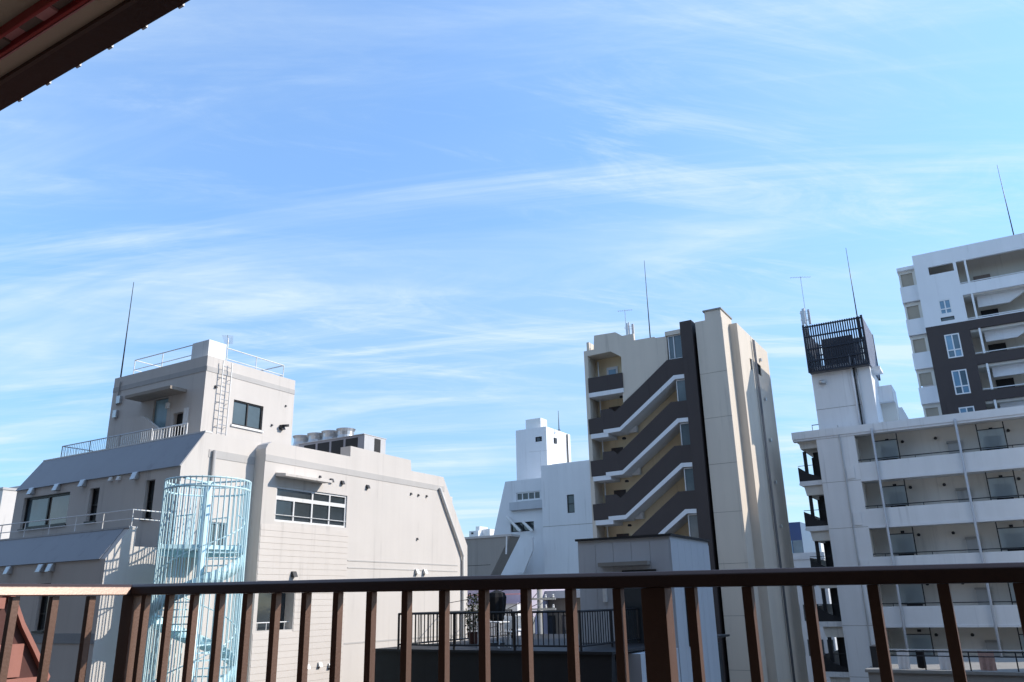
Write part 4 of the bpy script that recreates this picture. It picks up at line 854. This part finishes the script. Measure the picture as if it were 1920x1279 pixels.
wn0 = A(1172, 1100, YN)[0]; wn1 = A(1205, 1100, YN)[0]; zw0 = A(1172, 1215, YN)[1]
fr = box('window', nh, dark, wn0-.05, n1[0]-.5, YN-.06, YN-.019, zw0, hz-.25); box('pane', fr, glass_d, wn0, n1[0]-.55, YN-.075, YN-.061, zw0+.06, hz-.3)
lt = A(1136, 1112, YN); box('wall_lamp', nh, white, lt[0]-.06, lt[0]+.06, YN-.12, YN-.019, lt[1]-.28, lt[1]+.2, .02)
sw = box('side_window', nh, dark, n1[0]+.019, n1[0]+.06, YN+.9, YN+1.5, E-1.4, E+.35); box('pane', sw, glass_d, n1[0]+.061, n1[0]+.07, YN+.95, YN+1.45, E-1.33, E+.28)
# terrace: floor at z about -1.35
tzf = E-1.33; YT = 19.9; tX0 = A(745, 1210, YT)[0]; tX1 = A(1140, 1225, YT)[0]; YTB = 27.0
lowX = A(700, 1210, YT)[0]
prA('lower_wall', nh, black, [(lowX-.35, 0), (tX1+.1-.7, 0), (tX1+.1, tzf), (lowX+.0, tzf)], YT, YT+.2)
box('lower_core', nh, black, lowX+.02, tX1-.2, YT+.201, 30, 0, tzf-.2)
box('terrace_deck', nh, black, lowX-.02, tX1+.15, YT-.06, 30, tzf+.001, tzf+.07)
box('lower_wall', nh, greyblue, tX1-.19, n1[0]+.001, YT+1.2, YN-.02, 0, tzf-.05)
zR = A(840, 1150, YT)[1]
rA = [(tX0, 26.5, tzf+.07), (tX0, YT+.05, tzf+.07), (A(1085, 1150, YT)[0]+.0, YT+.05, tzf+.07), (A(1085, 1150, YT)[0]+.0, YN-.1, tzf+.07)]
railing('terrace_railing', 'black baluster railing round the dark roof terrace', dark, (tX0+2, YT, tzf+.07), rA, zR-tzf-.07, 1.9, (.12,), .035, .035, None, 'railing', .16)
# things on the terrace
def at(px, py, Y): x, z = A(px, py, Y); return x
ux_ = at(932, 1160, 22.5)
um = thing('parasol', 'folded black parasol standing on the roof terrace', 'parasol', (ux_, 22.5, tzf+.07))
tube('pole', um, dark, [(ux_, 22.5, tzf+.07), (ux_, 22.5, E+.42)], .025, 8); lathe('base', um, dark, (ux_, 22.5, tzf+.07), [(.26, 0), (.26, .06), (.06, .1)], 16)
vsp = []; n_ = 16
cc = []
for r, z in ((.11, -.62), (.20, -.5), (.25, -.1), (.27, .15), (.22, .28), (.05, .36)):
    cc.append((r, z))
vs = []; fs = []
for i, (r, z) in enumerate(cc):
    for j in range(n_): q = 2*math.pi*j/n_; r2 = r*(1+.16*(j % 2)); vs.append((ux_+r2*math.cos(q), 22.5+r2*math.sin(q), E+z))
for i in range(len(cc)-1):
    for j in range(n_): fs.append((i*n_+j, i*n_+(j+1) % n_, (i+1)*n_+(j+1) % n_, (i+1)*n_+j))
fs += [tuple(range(n_)), tuple((len(cc)-1)*n_+j for j in range(n_))]
mk('canopy', vs, fs, fabric_d, um)
def chair(px, Y, label, m):
    x = at(px, 1195, Y); z = tzf+.07; t = thing('garden_chair', label, 'chair', (x, Y, z), 'chairs on the roof terrace')
    box('seat', t, m, x-.23, x+.23, Y-.22, Y+.22, z+.42, z+.45, .008); box('backrest', t, m, x-.23, x+.23, Y+.19, Y+.22, z+.50, z+.86, .008)
    for sx in (-.21, .21):
        for sy in (-.2, .2): tube('leg', t, m, [(x+sx, Y+sy, z), (x+sx, Y+sy, z+(.88 if sy > 0 else .42))], .014, 6)
    return t
chair(952, 21.2, 'white garden chair beside the folded parasol', white); chair(972, 21.5, 'white garden chair further from the folded parasol', white)
x = at(925, 1195, 21.0); tb = thing('garden_table', 'small white table in front of the folded parasol', 'table', (x, 21.0, tzf+.07))
box('top', tb, white, x-.4, x+.4, 20.7, 21.3, tzf+.76, tzf+.79, .006)
for sx in (-.36, .36):
    for sy in (-.26, .26): tube('leg', tb, white, [(x+sx, 21+sy, tzf+.07), (x+sx, 21+sy, tzf+.76)], .016, 6)
def shrub(px, Y, h, label):
    x = at(px, 1190, Y); z = tzf+.07; t = thing('potted_shrub', label, 'plant', (x, Y, z), 'potted plants on the roof terrace')
    lathe('pot', t, terra2, (x, Y, z), [(.14, 0), (.2, .34), (.21, .36), (.17, .36), (.16, .3)], 14); tube('stem', t, brownp, [(x, Y, z+.3), (x, Y, z+h*.8)], .02, 6)
    vs = []; fs = []
    for k in range(420):
        q = random.random(); a = random.random()*6.283; r = .30*math.sqrt(random.random())*(1.1-.7*abs(q-.4)); c = Vector((x+r*math.cos(a), Y+r*math.sin(a), z+.4+q*(h-.4)))
        d = Vector((random.gauss(0, 1), random.gauss(0, 1), random.gauss(0, 1))).normalized()*.055; e = Vector((random.gauss(0, 1), random.gauss(0, 1), random.gauss(0, 1))).normalized()*.03; j = len(vs)
        vs += [c-d, c+e, c+d, c-e]; fs.append((j, j+1, j+2, j+3))
    o = mk('foliage', vs, fs, leafm, t); return t
shrub(888, 22.8, 1.55, 'tall potted shrub behind the black terrace railing')
# houses seen under the rail
hs = thing('lilac_house', 'lilac walled house with balcony behind the roof terrace', 'house', (-22, 36, 0))
q0 = A(838, 1090, 36); q1_ = A(990, 1090, 36)
box('wall', hs, lilac, q0[0], q1_[0], 36, 40, 0, E+.9); box('balcony', hs, whitecool, q0[0]-.1, q1_[0], 34.9, 35.999, E-2.2, A(850, 1135, 34.9)[1]); box('balcony_cap', hs, lilac, q0[0]-.12, q1_[0]+.02, 34.87, 36, A(850, 1135, 34.9)[1]+.001, A(850, 1135, 34.9)[1]+.06)
box('wall_panel', hs, brownp, q0[0]+.02, A(857, 1100, 36)[0], 35.95, 35.998, A(850, 1116, 36)[1], E+.85); box('pillar', hs, white, A(861, 1100, 36)[0], A(866, 1100, 36)[0], 35.9, 35.999, E-2, E+.85)
tube('washing_line', hs, pink, [(q0[0], 35.2, A(850, 1117, 35.2)[1]), (q1_[0], 35.2, A(850, 1117, 35.2)[1])], .03, 6)
box('roof', hs, roofm, q0[0]-.2, q1_[0]+.2, 35.9, 40.2, E+.901, E+1.05)
hs = thing('olive_house', 'olive brown house front behind the terrace railing', 'house', (-17, 38, 0))
q0 = A(1008, 1110, 38); q1_ = A(1075, 1110, 38)
box('wall', hs, mat('olive_mortar', (.22, .20, .17), .85), q0[0], q1_[0]+1, 38, 44, 0, A(1030, 1122, 38)[1]); box('roof', hs, greyblue, q0[0]-.3, q1_[0]+1.2, 37.7, 44.2, A(1030, 1122, 38)[1]+.001, A(1030, 1108, 38)[1])
for k in range(3): xx = q0[0]+.4+k*1.0; f_ = box('window', hs, dark, xx, xx+.6, 37.94, 37.999, E-1.8, E-.7); box('pane', f_, glass_d, xx+.05, xx+.55, 37.92, 37.939, E-1.75, E-.75)
# utility pole
upx = at(1012, 1120, 30); up_ = thing('utility_pole', 'concrete utility pole with cross arms and transformer behind the terrace', 'pole', (upx, 30, 0))
tube('shaft', up_, mat('pole_concrete', (.40, .40, .39), .85), [(upx, 30, 0), (upx, 30, E+1.0)], .16, 12, .11)
for dz in (.55, .05, -.35):
    box('cross_arm', up_, steel, upx-.8, upx+.8, 29.82, 29.90, E+dz, E+dz+.08)
    for sx in (-.7, -.35, .35, .7): lathe('insulator', up_, white, (upx+sx, 29.86, E+dz+.08), [(.03, 0), (.055, .03), (.03, .07), (.05, .1), (.02, .14)], 8)
lathe('transformer', up_, mat('transformer_grey', (.36, .37, .38), .5), (upx-.36, 29.75, E-1.25), [(.20, 0), (.22, .04), (.22, .6), (.18, .66), (.05, .72)], 16)
tube('service_cable', up_, dark, [(upx, 29.9, E-.2), (upx+1.6, 26.5, E-.9), (upx+3.0, 24.1, E-1.0)], .018, 5)
for k, (x2, y2_, z2) in enumerate(((-30, 34.3, E+.2), (-26, 35.2, E-.7), (-22, 33.2, E-1.2), (-24, 36, E-.1))):
    a_ = Vector((upx+(-.7, -.35, .35, .7)[k], 29.86, E+(.68, .18, .68, .18)[k])); b_ = Vector((x2, y2_, z2))
    tube('overhead_cable', up_, dark, [a_.lerp(b_, i/10)-Vector((0, 0, .5*math.sin(math.pi*i/10))) for i in range(11)], .016, 5)
# block added to the right, outside the view, to shade the terrace house
nb_ = thing('added_shade_block', 'added unseen grey block that shades the terrace house', 'building', (13, 37, 0))
box('wall', nb_, apt, 7.5, 20, 28, 47, 0, E+13.5); box('roof_parapet', nb_, apt, 7.4, 20.1, 27.9, 47.1, E+13.501, E+14.3)
for k in range(6):
    for c in range(5): f_ = box('window', nb_, alu, 8.3+c*2.3, 9.9+c*2.3, 27.94, 27.998, 2+3.6*k, 3.6+3.6*k); box('pane', f_, glass_d, 8.4+c*2.3, 9.8+c*2.3, 27.92, 27.939, 2.1+3.6*k, 3.5+3.6*k)
# lower roof deck with washing in front of the gallery apartment
YK = 40.0
dk = thing('roof_deck', 'dark flat roof deck with washing below the gallery apartment', 'building', (2, 42, 0))
k0 = A(1620, 1210, YK)[0]; kz = A(1700, 1262, YK)[1]
box('body', dk, greyh, k0, 6.5, YK, YK+9, 0, kz); box('deck_edge', dk, greyh, k0-.1, 6.6, YK-.1, YK+9, kz+.001, kz+.12)
box('stair_hood', dk, black, A(1624, 1215, YK)[0], A(1645, 1215, YK)[0], YK+1, YK+2.5, kz+.121, A(1640, 1212, YK+1)[1])
railing('deck_railing', 'dark pipe railing round the low roof deck', dark, (k0+2, YK, kz+.12), [(k0+.6, YK+.2, kz+.12), (6.3, YK+.2, kz+.12)], A(1700, 1222, YK)[1]-kz-.12, 1.8, (.55,), .03, .03)
lz = A(1700, 1219, YK+.6)[1]
def cloth(px0, px1, drop, m, label):
    xA = at(px0, 1219, YK+.6); xB = at(px1, 1219, YK+.6); n = 14; vs = []; fs = []
    for i in range(n+1):
        u = i/n
        for j in range(5): v = j/4; vs.append((xA+(xB-xA)*u, YK+.6+.03*math.sin(u*17+v*2)*v+.0, lz-drop*v-.03*math.sin(u*3.1)))
    for i in range(n):
        for j in range(4): q = i*5+j; fs.append((q, q+5, q+6, q+1))
    o = mk('laundry', vs, fs, m); mo = o.modifiers.new('thickness', 'SOLIDIFY'); mo.thickness = .012
    return tag(o, label, 'laundry', 'washing on the roof deck')
cloth(1680, 1702, .85, fabric_w, 'white sheet hanging on the roof deck line'); cloth(1757, 1782, .8, fabric_w, 'white towel pegged beside the striped cloth'); cloth(1832, 1862, .75, fabric_p, 'pink striped cloth hanging on the roof deck line'); cloth(1716, 1732, .7, fabric_d, 'dark garment hanging beside the white sheet')
wlx = thing('washing_line', 'horizontal pole carrying the washing on the roof deck', 'clothes line', (k0+1, YK+.6, kz+.12))
tube('pole', wlx, alu, [(k0+.8, YK+.6, lz+.02), (6.2, YK+.6, lz+.02)], .018, 6)
for xx in (k0+.9, 2.5, 6.1): tube('stand', wlx, alu, [(xx, YK+.6, kz+.121), (xx, YK+.6, lz+.03)], .022, 6)
# terracotta roof at the lower left, next door
rf = thing('terracotta_gable', 'terracotta tiled gable stepping down beside the bronze railing', 'house', (-12, 6, 0))
XT = -9.6
def bt_(x, y): return B(x, y, XT)
E_ = [bt_(14, 1116), bt_(22, 1133), bt_(37, 1177), bt_(58, 1220), bt_(85, 1279)]
top = E_[0]; ybk = bt_(-60, 1100)[0]-2.5
pol = [(ybk, 0), (E_[4][0]+1.2, 0), (E_[4][0]+1.2, E_[4][1]-1.9), E_[4], E_[0], (ybk, E_[0][1]+.0)]
prB('gable_wall', rf, terra2, pol, XT-3.5, XT-.03)
def inside_y(z):      # right-hand verge at height z
    for i in range(4):
        (ya, za), (yb, zb_) = E_[i], E_[i+1]
        if zb_ <= z <= za: return ya+(yb-ya)*(za-z)/(za-zb_)
    return E_[4][0]+(E_[4][1]-z)*.64
zt_ = top[1]-.02; row = 0
while zt_ > E-3.2:
    hh = (.13, .34)[0] if row == 0 else .36
    zb_ = zt_-hh; ye = min(inside_y(zb_), inside_y(zt_))-.02; y_ = ye; mrow = terra
    if row == 1:  # second row left out, so the darker wall behind shows as a band
        zt_ = zb_; row += 1; continue
    while y_ > ybk+.1:
        wd_ = .42; box('tile', rf, mrow, XT-.029, XT+.012*random.random()+.01, max(y_-wd_, ybk), y_-.012, zb_+.008, zt_-.008); y_ -= wd_
    zt_ = zb_; row += 1
for i in range(4):
    (ya, za), (yb, zb_) = E_[i], E_[i+1]
    mk('verge_tile', [(XT-3.5, ya, za+.004), (XT+.05, ya, za+.004), (XT+.05, yb, zb_+.004), (XT-3.5, yb, zb_+.004), (XT-3.5, ya+.02, za+.06), (XT+.05, ya+.02, za+.06), (XT+.05, yb+.02, zb_+.06), (XT-3.5, yb+.02, zb_+.06)],
       [(0, 1, 2, 3), (4, 5, 6, 7), (0, 1, 5, 4), (1, 2, 6, 5), (2, 3, 7, 6), (3, 0, 4, 7)], terra, rf)
